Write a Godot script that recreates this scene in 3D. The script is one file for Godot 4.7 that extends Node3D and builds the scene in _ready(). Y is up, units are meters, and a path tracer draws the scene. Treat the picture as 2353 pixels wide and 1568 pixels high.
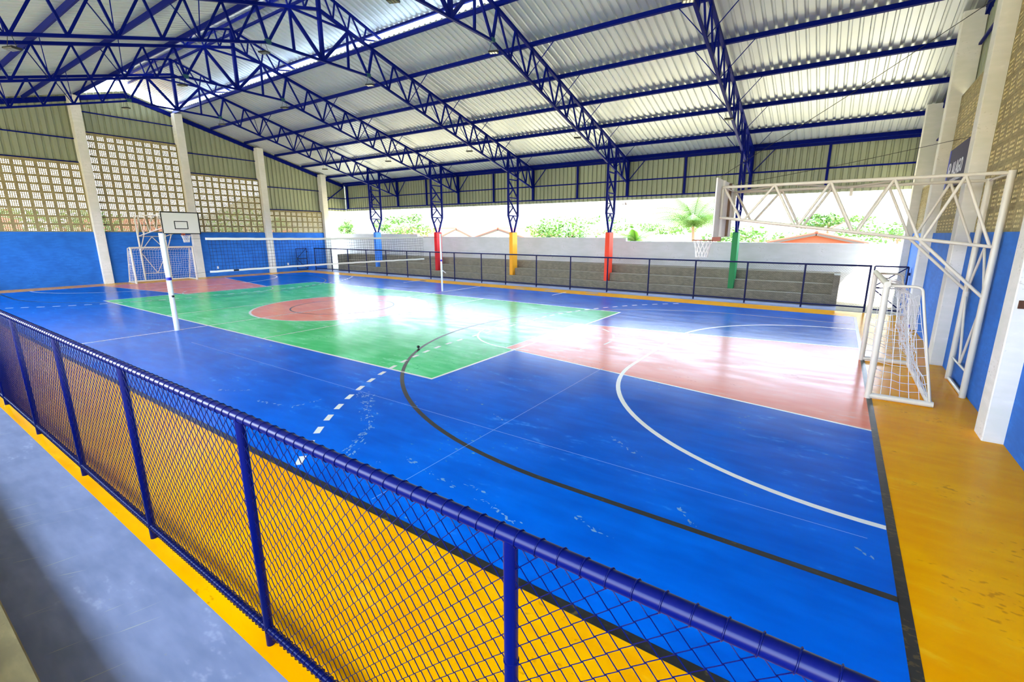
extends Node3D
# A covered sports court: x runs along the court, z across it (bleachers at -z), y up; metres.

# ------------------------------------------------------------------ geometry collector
class Geo:
	var v := PackedVector3Array()
	var n := PackedVector3Array()
	func tri(a: Vector3, b: Vector3, c: Vector3, na: Vector3, nb: Vector3, nc: Vector3) -> void:
		# clockwise front faces
		if (c - a).cross(b - a).dot(na + nb + nc) < 0.0:
			v.append(a); v.append(c); v.append(b)
			n.append(na); n.append(nc); n.append(nb)
		else:
			v.append(a); v.append(b); v.append(c)
			n.append(na); n.append(nb); n.append(nc)
	func quad(a: Vector3, b: Vector3, c: Vector3, d: Vector3, nn: Vector3) -> void:
		tri(a, b, c, nn, nn, nn)
		tri(a, c, d, nn, nn, nn)
	func box(c: Vector3, s: Vector3, b := Basis.IDENTITY) -> void:
		var h := s * 0.5
		for ax in 3:
			for sg in [-1.0, 1.0]:
				var u := Vector3.ZERO
				var w := Vector3.ZERO
				var m := Vector3.ZERO
				m[ax] = sg
				u[(ax + 1) % 3] = 1.0
				w[(ax + 2) % 3] = 1.0
				var o := m * h
				var uu := u * h
				var ww := w * h
				quad(c + b * (o - uu - ww), c + b * (o + uu - ww), c + b * (o + uu + ww), c + b * (o - uu + ww), (b * m).normalized())
	func mm(lo: Vector3, hi: Vector3) -> void:
		box((lo + hi) * 0.5, hi - lo)
	# box with small chamfers on all edges running along its longest sides
	func cbox(c: Vector3, s: Vector3, ch: float, ax := 1) -> void:
		var a1 := (ax + 1) % 3
		var a2 := (ax + 2) % 3
		var h := s * 0.5
		var ring := [[h[a1] - ch, -h[a2]], [h[a1], -h[a2] + ch], [h[a1], h[a2] - ch], [h[a1] - ch, h[a2]], [-h[a1] + ch, h[a2]], [-h[a1], h[a2] - ch], [-h[a1], -h[a2] + ch], [-h[a1] + ch, -h[a2]]]
		var lo := []
		var hi := []
		for r in ring:
			var p := Vector3.ZERO
			p[a1] = r[0]; p[a2] = r[1]; p[ax] = -h[ax]
			lo.append(c + p)
			p[ax] = h[ax]
			hi.append(c + p)
		var up := Vector3.ZERO
		up[ax] = 1.0
		for i in 8:
			var j := (i + 1) % 8
			var e: Vector3 = lo[j] - lo[i]
			var nn := e.cross(up).normalized()
			var mid: Vector3 = (lo[i] + lo[j]) * 0.5 - c
			if nn.dot(mid) < 0.0: nn = -nn
			quad(lo[i], lo[j], hi[j], hi[i], nn)
		for i in range(1, 7):
			tri(hi[0], hi[i], hi[i + 1], up, up, up)
			tri(lo[0], lo[i], lo[i + 1], -up, -up, -up)
	func bar(a: Vector3, b: Vector3, w: float, h: float, up := Vector3.UP) -> void:
		var d := b - a
		var l := d.length()
		if l < 1e-6: return
		var z := d / l
		var x := up.cross(z)
		if x.length() < 1e-3: x = Vector3.RIGHT.cross(z)
		if x.length() < 1e-3: x = Vector3.FORWARD.cross(z)
		x = x.normalized()
		var y := z.cross(x)
		box((a + b) * 0.5, Vector3(w, h, l), Basis(x, y, z))
	func tube(pts: Array, r: float, sides := 8, cap := true, r2 := -1.0) -> void:
		var k := pts.size()
		var prev_x := Vector3.ZERO
		var rings := []
		var norms := []
		for i in k:
			var t: Vector3
			if i == 0: t = pts[1] - pts[0]
			elif i == k - 1: t = pts[k - 1] - pts[k - 2]
			else: t = (pts[i + 1] - pts[i]).normalized() + (pts[i] - pts[i - 1]).normalized()
			t = t.normalized()
			var x := prev_x - t * prev_x.dot(t)
			if x.length() < 1e-3:
				x = t.cross(Vector3.UP)
				if x.length() < 1e-3: x = t.cross(Vector3.RIGHT)
			x = x.normalized()
			prev_x = x
			var y := t.cross(x)
			var rr := r if r2 < 0.0 else lerpf(r, r2, float(i) / (k - 1))
			var ring := []
			var nr := []
			for s in sides:
				var q := TAU * s / sides
				var dd := x * cos(q) + y * sin(q)
				ring.append(pts[i] + dd * rr)
				nr.append(dd)
			rings.append(ring); norms.append(nr)
		for i in k - 1:
			for s in sides:
				var s2 := (s + 1) % sides
				tri(rings[i][s], rings[i][s2], rings[i + 1][s2], norms[i][s], norms[i][s2], norms[i + 1][s2])
				tri(rings[i][s], rings[i + 1][s2], rings[i + 1][s], norms[i][s], norms[i + 1][s2], norms[i + 1][s])
		if cap and sides > 4:
			for e in [0, k - 1]:
				var t2: Vector3 = (pts[0] - pts[1]).normalized() if e == 0 else (pts[k - 1] - pts[k - 2]).normalized()
				for s in range(1, sides - 1):
					tri(rings[e][0], rings[e][s], rings[e][s + 1], t2, t2, t2)
	# flat convex polygon lying at height y, xz points
	func flat(pts: Array, y: float) -> void:
		for i in range(1, pts.size() - 1):
			tri(Vector3(pts[0].x, y, pts[0].y), Vector3(pts[i].x, y, pts[i].y), Vector3(pts[i + 1].x, y, pts[i + 1].y), Vector3.UP, Vector3.UP, Vector3.UP)
	# painted line of width w along xz points
	func stripe(pts: Array, w: float, y: float) -> void:
		var L := []
		var R := []
		for i in pts.size():
			var t: Vector2
			if i == 0: t = pts[1] - pts[0]
			elif i == pts.size() - 1: t = pts[i] - pts[i - 1]
			else: t = (pts[i + 1] - pts[i]).normalized() + (pts[i] - pts[i - 1]).normalized()
			t = t.normalized()
			var s := Vector2(-t.y, t.x) * w * 0.5
			L.append(pts[i] + s); R.append(pts[i] - s)
		for i in pts.size() - 1:
			quad(Vector3(L[i].x, y, L[i].y), Vector3(L[i + 1].x, y, L[i + 1].y), Vector3(R[i + 1].x, y, R[i + 1].y), Vector3(R[i].x, y, R[i].y), Vector3.UP)
	func lathe(prof: Array, c: Vector3, sides := 16) -> void:
		for i in prof.size() - 1:
			var a: Vector2 = prof[i]
			var b: Vector2 = prof[i + 1]
			var e := b - a
			var nn := Vector2(e.y, -e.x).normalized()
			for s in sides:
				var q := TAU * s / sides
				var q2 := TAU * (s + 1) / sides
				var p1 := Vector3(cos(q), 0, sin(q))
				var p2 := Vector3(cos(q2), 0, sin(q2))
				var n1 := p1 * nn.x + Vector3.UP * nn.y
				var n2 := p2 * nn.x + Vector3.UP * nn.y
				var A := c + p1 * a.x + Vector3.UP * a.y
				var B := c + p2 * a.x + Vector3.UP * a.y
				var C := c + p2 * b.x + Vector3.UP * b.y
				var D := c + p1 * b.x + Vector3.UP * b.y
				tri(A, B, C, n1, n2, n2)
				tri(A, C, D, n1, n2, n1)
	func mesh() -> ArrayMesh:
		var a := []
		a.resize(Mesh.ARRAY_MAX)
		a[Mesh.ARRAY_VERTEX] = v
		a[Mesh.ARRAY_NORMAL] = n
		var m := ArrayMesh.new()
		m.add_surface_from_arrays(Mesh.PRIMITIVE_TRIANGLES, a)
		return m

var M := {}
var used := {}
var rng := RandomNumberGenerator.new()

# ------------------------------------------------------------------ helpers
func mat(key: String, c: Color, rough := 0.6, metal := 0.0, spec := 0.5) -> StandardMaterial3D:
	var m := StandardMaterial3D.new()
	m.albedo_color = c
	m.roughness = rough
	m.metallic = metal
	m.metallic_specular = spec
	M[key] = m
	return m

func tri_tex(m: StandardMaterial3D, metres: float) -> void:
	m.uv1_triplanar = true
	m.uv1_world_triplanar = true
	m.uv1_scale = Vector3.ONE / metres

func noise_bytes(seed_: int, freq: float, w: int, h: int, W: int, H: int, oct := 4, kind := FastNoiseLite.TYPE_SIMPLEX_SMOOTH, ridged := false) -> PackedByteArray:
	var f := FastNoiseLite.new()
	f.seed = seed_
	f.noise_type = kind
	f.frequency = freq
	f.fractal_type = FastNoiseLite.FRACTAL_RIDGED if ridged else FastNoiseLite.FRACTAL_FBM
	f.fractal_octaves = oct
	var im := f.get_seamless_image(w, h)
	im.convert(Image.FORMAT_L8)
	if w != W or h != H: im.resize(W, H, Image.INTERPOLATE_CUBIC)
	return im.get_data()

# a painted surface: two tones of the paint, streaky pale scuffs and a few dusty smears
func paint_tex(seed_: int, size: int, lo: Color, hi: Color, scuff: Color, dust: Color, scuff_at: int, dust_at: int) -> ImageTexture:
	var base := noise_bytes(seed_, 0.02, size / 4, size / 4, size, size, 4)
	var streak := noise_bytes(seed_ + 1, 0.035, size / 4, size, size, size, 4)
	var patch := noise_bytes(seed_ + 2, 0.012, size / 4, size / 4, size, size, 3)
	var fine := noise_bytes(seed_ + 3, 0.10, size / 2, size, size, size, 3)
	var out := PackedByteArray()
	out.resize(size * size * 3)
	var dr := (hi.r - lo.r) * 255.0 / 255.0
	var dg := (hi.g - lo.g)
	var db := (hi.b - lo.b)
	for i in size * size:
		var t := (base[i] * 0.55 + streak[i] * 0.45) / 255.0
		t = clampf((t - 0.25) * 1.9, 0.0, 1.0)
		var r := lo.r + dr * t
		var g := lo.g + dg * t
		var b := lo.b + db * t
		var s := int(streak[i] * 0.45 + patch[i] * 0.35 + fine[i] * 0.35)
		if s > scuff_at:
			var k := minf((s - scuff_at) / 70.0, 0.7)
			r = lerpf(r, scuff.r, k); g = lerpf(g, scuff.g, k); b = lerpf(b, scuff.b, k)
		var q := int(fine[i] * 0.7 + base[i] * 0.4)
		if q > dust_at:
			var k2 := minf((q - dust_at) / 22.0, 0.7)
			r = lerpf(r, dust.r, k2); g = lerpf(g, dust.g, k2); b = lerpf(b, dust.b, k2)
		out[i * 3] = int(clampf(r, 0, 1) * 255.0)
		out[i * 3 + 1] = int(clampf(g, 0, 1) * 255.0)
		out[i * 3 + 2] = int(clampf(b, 0, 1) * 255.0)
	var im := Image.create_from_data(size, size, false, Image.FORMAT_RGB8, out)
	im.generate_mipmaps()
	return ImageTexture.create_from_image(im)

func grey_tex(seed_: int, size: int, lo: float, hi: float, fx: int, freq: float, oct := 4) -> ImageTexture:
	var a := noise_bytes(seed_, freq, size / fx, size, size, size, oct)
	var out := PackedByteArray()
	out.resize(size * size)
	for i in size * size:
		out[i] = int(clampf(lerpf(lo, hi, clampf((a[i] / 255.0 - 0.25) * 2.0, 0.0, 1.0)), 0, 1) * 255.0)
	var im := Image.create_from_data(size, size, false, Image.FORMAT_L8, out)
	im.generate_mipmaps()
	return ImageTexture.create_from_image(im)

func numbered(called: String) -> String:
	if not used.has(called):
		used[called] = 0
		return called
	used[called] += 1
	return "%s_%03d" % [called, used[called]]

func tag(o: Node, label: String, category: String, group := "") -> void:
	o.set_meta("label", label)
	o.set_meta("category", category)
	if group: o.set_meta("group", group)

func thing(called: String, label: String, category: String, at := Vector3.ZERO, group := "") -> Node3D:
	var o := Node3D.new()
	o.name = numbered(called)
	add_child(o, true)
	o.position = at
	tag(o, label, category, group)
	return o

func structure(called: String, label := "", at := Vector3.ZERO) -> Node3D:
	var o := Node3D.new()
	o.name = called
	add_child(o, true)
	o.position = at
	o.set_meta("kind", "structure")
	if label: o.set_meta("label", label)
	return o

func obj(called: String, g: Geo, m: Material, parent: Node = self, at := Vector3.ZERO) -> MeshInstance3D:
	return put(called, g.mesh(), m, parent, at)

func put(called: String, me: Mesh, m: Material, parent: Node = self, at := Vector3.ZERO, b := Basis.IDENTITY) -> MeshInstance3D:
	var o := MeshInstance3D.new()
	o.name = numbered(called) if parent == self else called
	o.mesh = me
	o.material_override = m
	parent.add_child(o, true)
	o.transform = Transform3D(b, at)
	return o

# ------------------------------------------------------------------ dimensions
const XL := -17.2      # inner face of the left end wall
const XR := 17.04      # inner face of the right end wall
const TX := [-11.36, -5.68, 0.0, 5.68, 11.36]   # truss lines
const SL := 0.275
func up_y(z: float) -> float: return 9.70 - SL * absf(z)
func low_y(z: float) -> float: return 8.2 if absf(z) < 1.8 else 8.2 - 0.2758 * (absf(z) - 1.8)
func sheet_y(z: float) -> float: return 9.90 - SL * absf(z)
func lan_y(z: float) -> float: return 10.33 - 0.30 * absf(z)

# ================================================================== build
func _ready() -> void:
	rng.seed = 7
	set_camera_and_light()
	make_materials()
	print("materials ", Time.get_ticks_msec())
	make_floor()
	make_end_wall(true)
	make_end_wall(false)
	make_roof()
	make_fascia()
	make_boundary_wall()
	make_outside_ground()
	print("shell ", Time.get_ticks_msec())
	make_bleachers()
	make_trusses()
	make_pillars()
	make_fences()
	print("fences ", Time.get_ticks_msec())
	make_goal(false)
	make_goal(true)
	make_basket(false)
	make_basket(true)
	make_volleyball()
	make_floodlights()
	make_small_things()
	make_outside()
	print("done ", Time.get_ticks_msec())

func set_camera_and_light() -> void:
	var cam := Camera3D.new()
	cam.name = "camera"
	add_child(cam)
	cam.position = Vector3(14.9727, 2.6231, 10.3186)
	cam.rotation = Vector3(-0.2214, 0.5873, 0.0023)
	cam.projection = Camera3D.PROJECTION_FRUSTUM
	cam.near = 0.05
	cam.far = 1200.0
	cam.size = 1568.0 / 1058.8 * 0.05
	cam.frustum_offset = Vector2(-0.0307, -0.0074) * 0.05
	cam.current = true
	var sky := ProceduralSkyMaterial.new()
	sky.sky_top_color = Color(0.70, 0.80, 0.93)
	sky.sky_horizon_color = Color(0.95, 0.97, 1.0)
	sky.sky_curve = 0.12
	sky.ground_bottom_color = Color(0.62, 0.60, 0.50)
	sky.ground_horizon_color = Color(0.95, 0.95, 0.92)
	sky.sky_energy_multiplier = 1.0
	var env := Environment.new()
	env.background_mode = Environment.BG_SKY
	env.sky = Sky.new()
	env.sky.sky_material = sky
	env.background_energy_multiplier = 1.5
	env.tonemap_mode = Environment.TONE_MAPPER_LINEAR
	env.tonemap_exposure = 14.0
	env.sdfgi_enabled = true
	env.ssao_enabled = true
	env.ssil_enabled = true
	var we := WorldEnvironment.new()
	we.name = "world_environment"
	we.environment = env
	add_child(we)
	var sun := DirectionalLight3D.new()
	sun.name = "sun"
	sun.light_color = Color(1.0, 0.97, 0.91)
	sun.light_energy = 1.5
	sun.light_angular_distance = 0.8
	sun.shadow_enabled = true
	sun.sky_mode = DirectionalLight3D.SKY_MODE_LIGHT_ONLY
	add_child(sun)
	sun.look_at_from_position(Vector3(1.0, 1.72, 0.42) * 50.0, Vector3.ZERO)

func make_materials() -> void:
	var gloss := grey_tex(5, 1024, 0.18, 0.25, 4, 0.025)
	var m := mat("blue_floor", Color.WHITE, 1.0)
	m.albedo_texture = paint_tex(11, 1536, Color(0.0, 0.34, 0.73), Color(0.0, 0.42, 0.84), Color(0.32, 0.59, 0.92), Color(0.66, 0.74, 0.62), 190, 226)
	tri_tex(m, 13.0)
	m.roughness_texture = gloss
	m = mat("green_floor", Color.WHITE, 1.0)
	m.albedo_texture = paint_tex(21, 1024, Color(0.22, 0.77, 0.40), Color(0.46, 0.90, 0.60), Color(0.66, 0.95, 0.78), Color(0.14, 0.64, 0.36), 180, 212)
	tri_tex(m, 9.0)
	m.roughness_texture = gloss
	m = mat("red_floor", Color.WHITE, 1.0)
	m.albedo_texture = paint_tex(31, 1024, Color(0.97, 0.53, 0.41), Color(0.99, 0.63, 0.51), Color(0.98, 0.72, 0.64), Color(0.82, 0.38, 0.30), 180, 214)
	tri_tex(m, 9.0)
	m.roughness_texture = gloss
	m = mat("yellow_floor", Color.WHITE, 1.0)
	m.albedo_texture = paint_tex(41, 1024, Color(0.97, 0.63, 0.0), Color(1.0, 0.70, 0.0), Color(1.0, 0.75, 0.14), Color(0.82, 0.52, 0.02), 192, 214)
	tri_tex(m, 7.0)
	m.roughness_texture = gloss
	m = mat("grey_floor", Color.WHITE, 0.55)
	m.albedo_texture = paint_tex(51, 1024, Color(0.45, 0.48, 0.58), Color(0.55, 0.57, 0.67), Color(0.68, 0.68, 0.75), Color(0.60, 0.58, 0.46), 206, 222)
	tri_tex(m, 5.0)
	for key in ["blue_floor", "green_floor", "red_floor", "yellow_floor"]: M[key].metallic_specular = 0.14
	m = mat("white_line", Color(0.93, 0.92, 0.86), 0.3)
	m = mat("pale_line", Color(0.50, 0.68, 0.90), 0.4)
	m = mat("black_line", Color.WHITE, 0.35)
	m.albedo_texture = paint_tex(61, 512, Color(0.07, 0.07, 0.07), Color(0.13, 0.12, 0.11), Color(0.25, 0.22, 0.17), Color(0.42, 0.34, 0.16), 176, 190)
	tri_tex(m, 2.0)
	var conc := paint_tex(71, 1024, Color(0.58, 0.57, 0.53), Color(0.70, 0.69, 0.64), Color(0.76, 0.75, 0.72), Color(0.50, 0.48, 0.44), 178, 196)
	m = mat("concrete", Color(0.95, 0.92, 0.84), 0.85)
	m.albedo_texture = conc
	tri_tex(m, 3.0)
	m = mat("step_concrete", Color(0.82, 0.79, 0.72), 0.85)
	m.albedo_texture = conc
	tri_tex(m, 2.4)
	m = mat("tan_concrete", Color(0.80, 0.70, 0.46), 0.85)
	m.albedo_texture = conc
	tri_tex(m, 2.6)
	m = mat("block", Color(0.97, 0.90, 0.70), 0.9)
	m.albedo_texture = conc
	tri_tex(m, 1.7)
	m = mat("blue_wall", Color.WHITE, 0.75)
	m.albedo_texture = paint_tex(81, 1024, Color(0.06, 0.38, 0.72), Color(0.10, 0.44, 0.80), Color(0.20, 0.52, 0.84), Color(0.05, 0.33, 0.64), 190, 204)
	tri_tex(m, 4.0)
	var plaster := paint_tex(91, 512, Color(0.85, 0.84, 0.79), Color(0.90, 0.88, 0.84), Color(0.92, 0.91, 0.87), Color(0.76, 0.74, 0.68), 190, 202)
	m = mat("plaster", Color.WHITE, 0.8)
	m.albedo_texture = plaster
	tri_tex(m, 2.5)
	m = mat("boundary", Color(0.93, 0.95, 1.0), 0.85)
	m.albedo_texture = plaster
	tri_tex(m, 4.0)
	m = mat("roof_metal", Color(0.77, 0.79, 0.80), 0.42, 0.5)
	m = mat("side_metal", Color(0.61, 0.63, 0.52), 0.5, 0.3)
	mat("navy", Color(0.0, 0.06, 0.42), 0.5, 0.0, 0.2)
	mat("fence_blue", Color(0.003, 0.032, 0.27), 0.3, 0.0, 0.3)
	mat("chalk", Color(0.42, 0.60, 0.76), 0.6)
	mat("dry_scratch", Color(0.66, 0.65, 0.62), 0.8)
	mat("gusset", Color(0.03, 0.28, 0.34), 0.5)
	mat("white_steel", Color(0.84, 0.81, 0.74), 0.4)
	mat("white_post", Color(0.92, 0.92, 0.92), 0.35)
	mat("white_net", Color(0.93, 0.92, 0.90), 0.8)
	mat("black_net", Color(0.03, 0.035, 0.06), 0.8)
	mat("black_paint", Color(0.03, 0.03, 0.035), 0.5)
	mat("board_white", Color(0.90, 0.89, 0.86), 0.55)
	mat("timber", Color(0.50, 0.40, 0.30), 0.75)
	mat("orange_steel", Color(0.55, 0.22, 0.10), 0.5)
	mat("pillar_blue", Color(0.25, 0.53, 0.92), 0.6)
	mat("pillar_red", Color(0.86, 0.02, 0.03), 0.6)
	mat("pillar_yellow", Color(1.0, 0.70, 0.0), 0.6)
	mat("pillar_orange", Color(0.98, 0.25, 0.03), 0.6)
	mat("pillar_green", Color(0.02, 0.52, 0.24), 0.6)
	mat("band_blue", Color(0.05, 0.12, 0.70), 0.5)
	mat("banner_blue", Color(0.09, 0.08, 0.28), 0.7)
	mat("banner_white", Color(0.88, 0.88, 0.92), 0.6)
	mat("wire", Color(0.05, 0.05, 0.05), 0.6)
	mat("lamp_case", Color(0.08, 0.08, 0.08), 0.5)
	mat("lamp_glass", Color(0.50, 0.50, 0.42), 0.15)
	mat("plastic_white", Color(0.92, 0.92, 0.90), 0.4)
	mat("rust", Color(0.30, 0.17, 0.08), 0.8)
	mat("leaf", Color(0.18, 0.32, 0.05), 0.6).backlight = Color(0.13, 0.24, 0.03)
	M.leaf.backlight_enabled = true
	mat("frond", Color(0.20, 0.32, 0.07), 0.5).backlight = Color(0.16, 0.26, 0.04)
	M.frond.backlight_enabled = true
	mat("blossom", Color(0.92, 0.50, 0.66), 0.7)
	mat("bark", Color(0.42, 0.33, 0.24), 0.9)
	mat("tile_roof", Color(0.56, 0.17, 0.08), 0.8)
	mat("house_wall", Color(0.80, 0.78, 0.72), 0.85)
	mat("brick_wall", Color(0.46, 0.22, 0.13), 0.9)
	mat("dark_timber", Color(0.16, 0.12, 0.09), 0.8)
	m = mat("dry_ground", Color.WHITE, 0.95)
	m.albedo_texture = paint_tex(101, 512, Color(0.54, 0.50, 0.38), Color(0.64, 0.60, 0.47), Color(0.70, 0.67, 0.55), Color(0.42, 0.48, 0.25), 176, 190)
	tri_tex(m, 18.0)
	m = mat("hill", Color.WHITE, 0.95)
	m.albedo_texture = paint_tex(111, 512, Color(0.27, 0.26, 0.20), Color(0.32, 0.31, 0.25), Color(0.35, 0.34, 0.28), Color(0.22, 0.26, 0.14), 178, 190)
	tri_tex(m, 60.0)

# ------------------------------------------------------------------ floor and court markings
func arc_pts(c: Vector2, r: float, a0: float, a1: float, k := 48) -> Array:
	var o := []
	for i in k + 1:
		var q := lerpf(a0, a1, float(i) / k)
		o.append(c + Vector2(cos(q), sin(q)) * r)
	return o

func rect(x0: float, z0: float, x1: float, z1: float) -> Array:
	return [Vector2(x0, z0), Vector2(x1, z0), Vector2(x1, z1), Vector2(x0, z1)]

func make_floor() -> void:
	var f := structure("floor")
	var g := Geo.new()
	g.mm(Vector3(-17.9, -0.3, -12.9), Vector3(17.6, -0.002, 14.5))
	obj("slab", g, M.concrete, f)
	g = Geo.new()
	g.mm(Vector3(XL, -0.002, -9.13), Vector3(XR, 0.0, 9.24))
	obj("yellow_apron", g, M.yellow_floor, f)
	g = Geo.new()
	g.mm(Vector3(XL, -0.002, 9.24), Vector3(XR, 0.0, 10.2))
	obj("walkway", g, M.grey_floor, f)
	g = Geo.new()
	g.mm(Vector3(XL, -0.002, -10.5), Vector3(15.15, 0.0, -9.13))
	obj("bleacher_walkway", g, M.grey_floor, f)
	g = Geo.new()
	g.mm(Vector3(-15.66, 0.0, -8.0), Vector3(15.66, 0.0006, 7.80))
	obj("blue_field", g, M.blue_floor, f)
	g = Geo.new()
	g.mm(Vector3(-9, 0.0006, -4.5), Vector3(9, 0.0012, 4.5))
	obj("green_field", g, M.green_floor, f)
	g = Geo.new()
	g.flat(arc_pts(Vector2.ZERO, 3.0, 0, TAU, 96), 0.0018)
	obj("centre_circle", g, M.red_floor, f)
	for s in [-1.0, 1.0]:
		g = Geo.new()
		g.flat([Vector2(s * 8.72, -1.8), Vector2(s * 8.72, 1.8), Vector2(s * 15.66, 2.78), Vector2(s * 15.66, -2.82)], 0.0018)
		obj("key_area", g, M.red_floor, f)
	var Y := 0.0024
	# black outline and three-point lines
	g = Geo.new()
	g.stripe([Vector2(-15.66, 7.81), Vector2(15.73, 7.81)], 0.085, Y)
	obj("side_line", g, M.black_line, f)
	g = Geo.new()
	g.stripe([Vector2(15.69, 7.85), Vector2(15.69, -8.0)], 0.075, Y)
	obj("end_line", g, M.black_line, f)
	for s in [-1.0, 1.0]:
		g = Geo.new()
		var p := [Vector2(s * 15.66, 6.4)]
		for q in arc_pts(Vector2(12.77, 0), 6.4, PI / 2, PI * 1.5, 72): p.append(Vector2(s * q.x, q.y))
		p.append(Vector2(s * 15.66, -6.4))
		g.stripe(p, 0.07, Y)
		obj("three_point_line", g, M.black_line, f)
		# goal area
		g = Geo.new()
		p = []
		for q in arc_pts(Vector2(15.65, 1.46), 3.92, PI / 2, PI, 32): p.append(Vector2(s * q.x, q.y))
		for q in arc_pts(Vector2(15.65, -1.55), 3.92, PI, PI * 1.5, 32): p.append(Vector2(s * q.x, q.y))
		g.stripe(p, 0.075, Y + 0.0004)
		obj("goal_area_line", g, M.white_line, f)
		# key outline and free-throw circle
		g = Geo.new()
		g.stripe([Vector2(s * 15.66, 2.80), Vector2(s * 8.72, 1.82), Vector2(s * 8.72, -1.82), Vector2(s * 15.66, -2.84)], 0.05, Y)
		obj("key_line", g, M.white_line, f)
		g = Geo.new()
		p = []
		for q in arc_pts(Vector2(8.72, 0), 1.8, PI / 2, PI * 1.5, 40): p.append(Vector2(s * q.x, q.y))
		g.stripe(p, 0.05, Y)
		obj("free_throw_arc", g, M.white_line, f)
		for k in 7:
			g = Geo.new()
			p = []
			for q in arc_pts(Vector2(8.72, 0), 1.8, -PI / 2 + (k + 0.25) * PI / 7, -PI / 2 + (k + 0.75) * PI / 7, 5): p.append(Vector2(s * q.x, q.y))
			g.stripe(p, 0.05, Y)
			obj("key_dash", g, M.white_line, f)
		# dashed nine-metre line
		for side in [1.0, -1.0]:
			var c := Vector2(15.65, 1.46 * side)
			var n := 16
			for k in n:
				var a0 := 2.30 + (k + 0.0) * (PI - 2.30) / n
				var a1 := 2.30 + (k + 0.5) * (PI - 2.30) / n
				g = Geo.new()
				p = []
				for q in arc_pts(c, 8.38, a0, a1, 4): p.append(Vector2(s * q.x, c.y + (q.y - c.y) * side))
				g.stripe(p, 0.085, Y)
				obj("nine_metre_dash", g, M.white_line, f)
		for k in 5:
			g = Geo.new()
			var z0 := 1.3 - k * 0.56
			g.stripe([Vector2(s * 7.27, z0), Vector2(s * 7.27, z0 - 0.28)], 0.085, Y)
			obj("nine_metre_dash", g, M.white_line, f)
		# seven-metre mark and substitution marks
		g = Geo.new()
		g.stripe([Vector2(s * 4.75, -7.1), Vector2(s * 4.75, -8.35)], 0.06, Y)
		obj("bench_mark", g, M.white_line, f)
	# volleyball court
	g = Geo.new()
	for s in [-1.0, 1.0]:
		g.stripe([Vector2(-9.03, s * 4.5), Vector2(9.03, s * 4.5)], 0.06, Y)
		g.stripe([Vector2(s * 9.0, -4.53), Vector2(s * 9.0, 4.53)], 0.06, Y + 0.0001)
	obj("volleyball_outline", g, M.white_line, f)
	for x in [-3.0, 3.0]:
		g = Geo.new()
		g.stripe([Vector2(x, -4.5), Vector2(x, 4.5)], 0.05, Y + 0.0002)
		obj("attack_line", g, M.white_line, f)
	g = Geo.new()
	g.stripe([Vector2(0, -7.95), Vector2(0, 7.77)], 0.055, Y + 0.0003)
	obj("halfway_line", g, M.white_line, f)
	g = Geo.new()
	g.stripe(arc_pts(Vector2.ZERO, 3.0, 0, TAU, 96), 0.075, Y + 0.0004)
	obj("centre_circle_line", g, M.white_line, f)
	g = Geo.new()
	g.stripe(arc_pts(Vector2.ZERO, 1.78, 0, TAU, 72), 0.05, Y + 0.0005)
	obj("inner_circle_line", g, M.black_line, f)
	# slab joints showing through the paint
	for q in [[Vector2(2.0, 5.70), Vector2(15.5, 5.66)], [Vector2(11.36, 7.7), Vector2(11.33, 2.0)], [Vector2(-11.3, 7.7), Vector2(-11.3, 2.6)]]:
		g = Geo.new()
		g.stripe(q, 0.007, Y + 0.0002)
		obj("slab_joint", g, M.pale_line, f)
	make_scuffs(f, 0.0012)
	# worn patches in the yellow apron beside the bleachers
	for q in [Vector2(2.06, -8.5), Vector2(3.75, -8.55), Vector2(5.9, -8.75), Vector2(-4.6, -8.3)]:
		g = Geo.new()
		var pts := []
		for i in 20:
			var a := TAU * i / 20
			pts.append(q + Vector2(cos(a) * 0.30, sin(a) * 0.26) * (1.0 + 0.12 * sin(a * 3.0 + q.x)))
		g.flat(pts, 0.0006)
		obj("worn_patch", g, M.rust if q.x < 0 else worn(), f)

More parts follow.
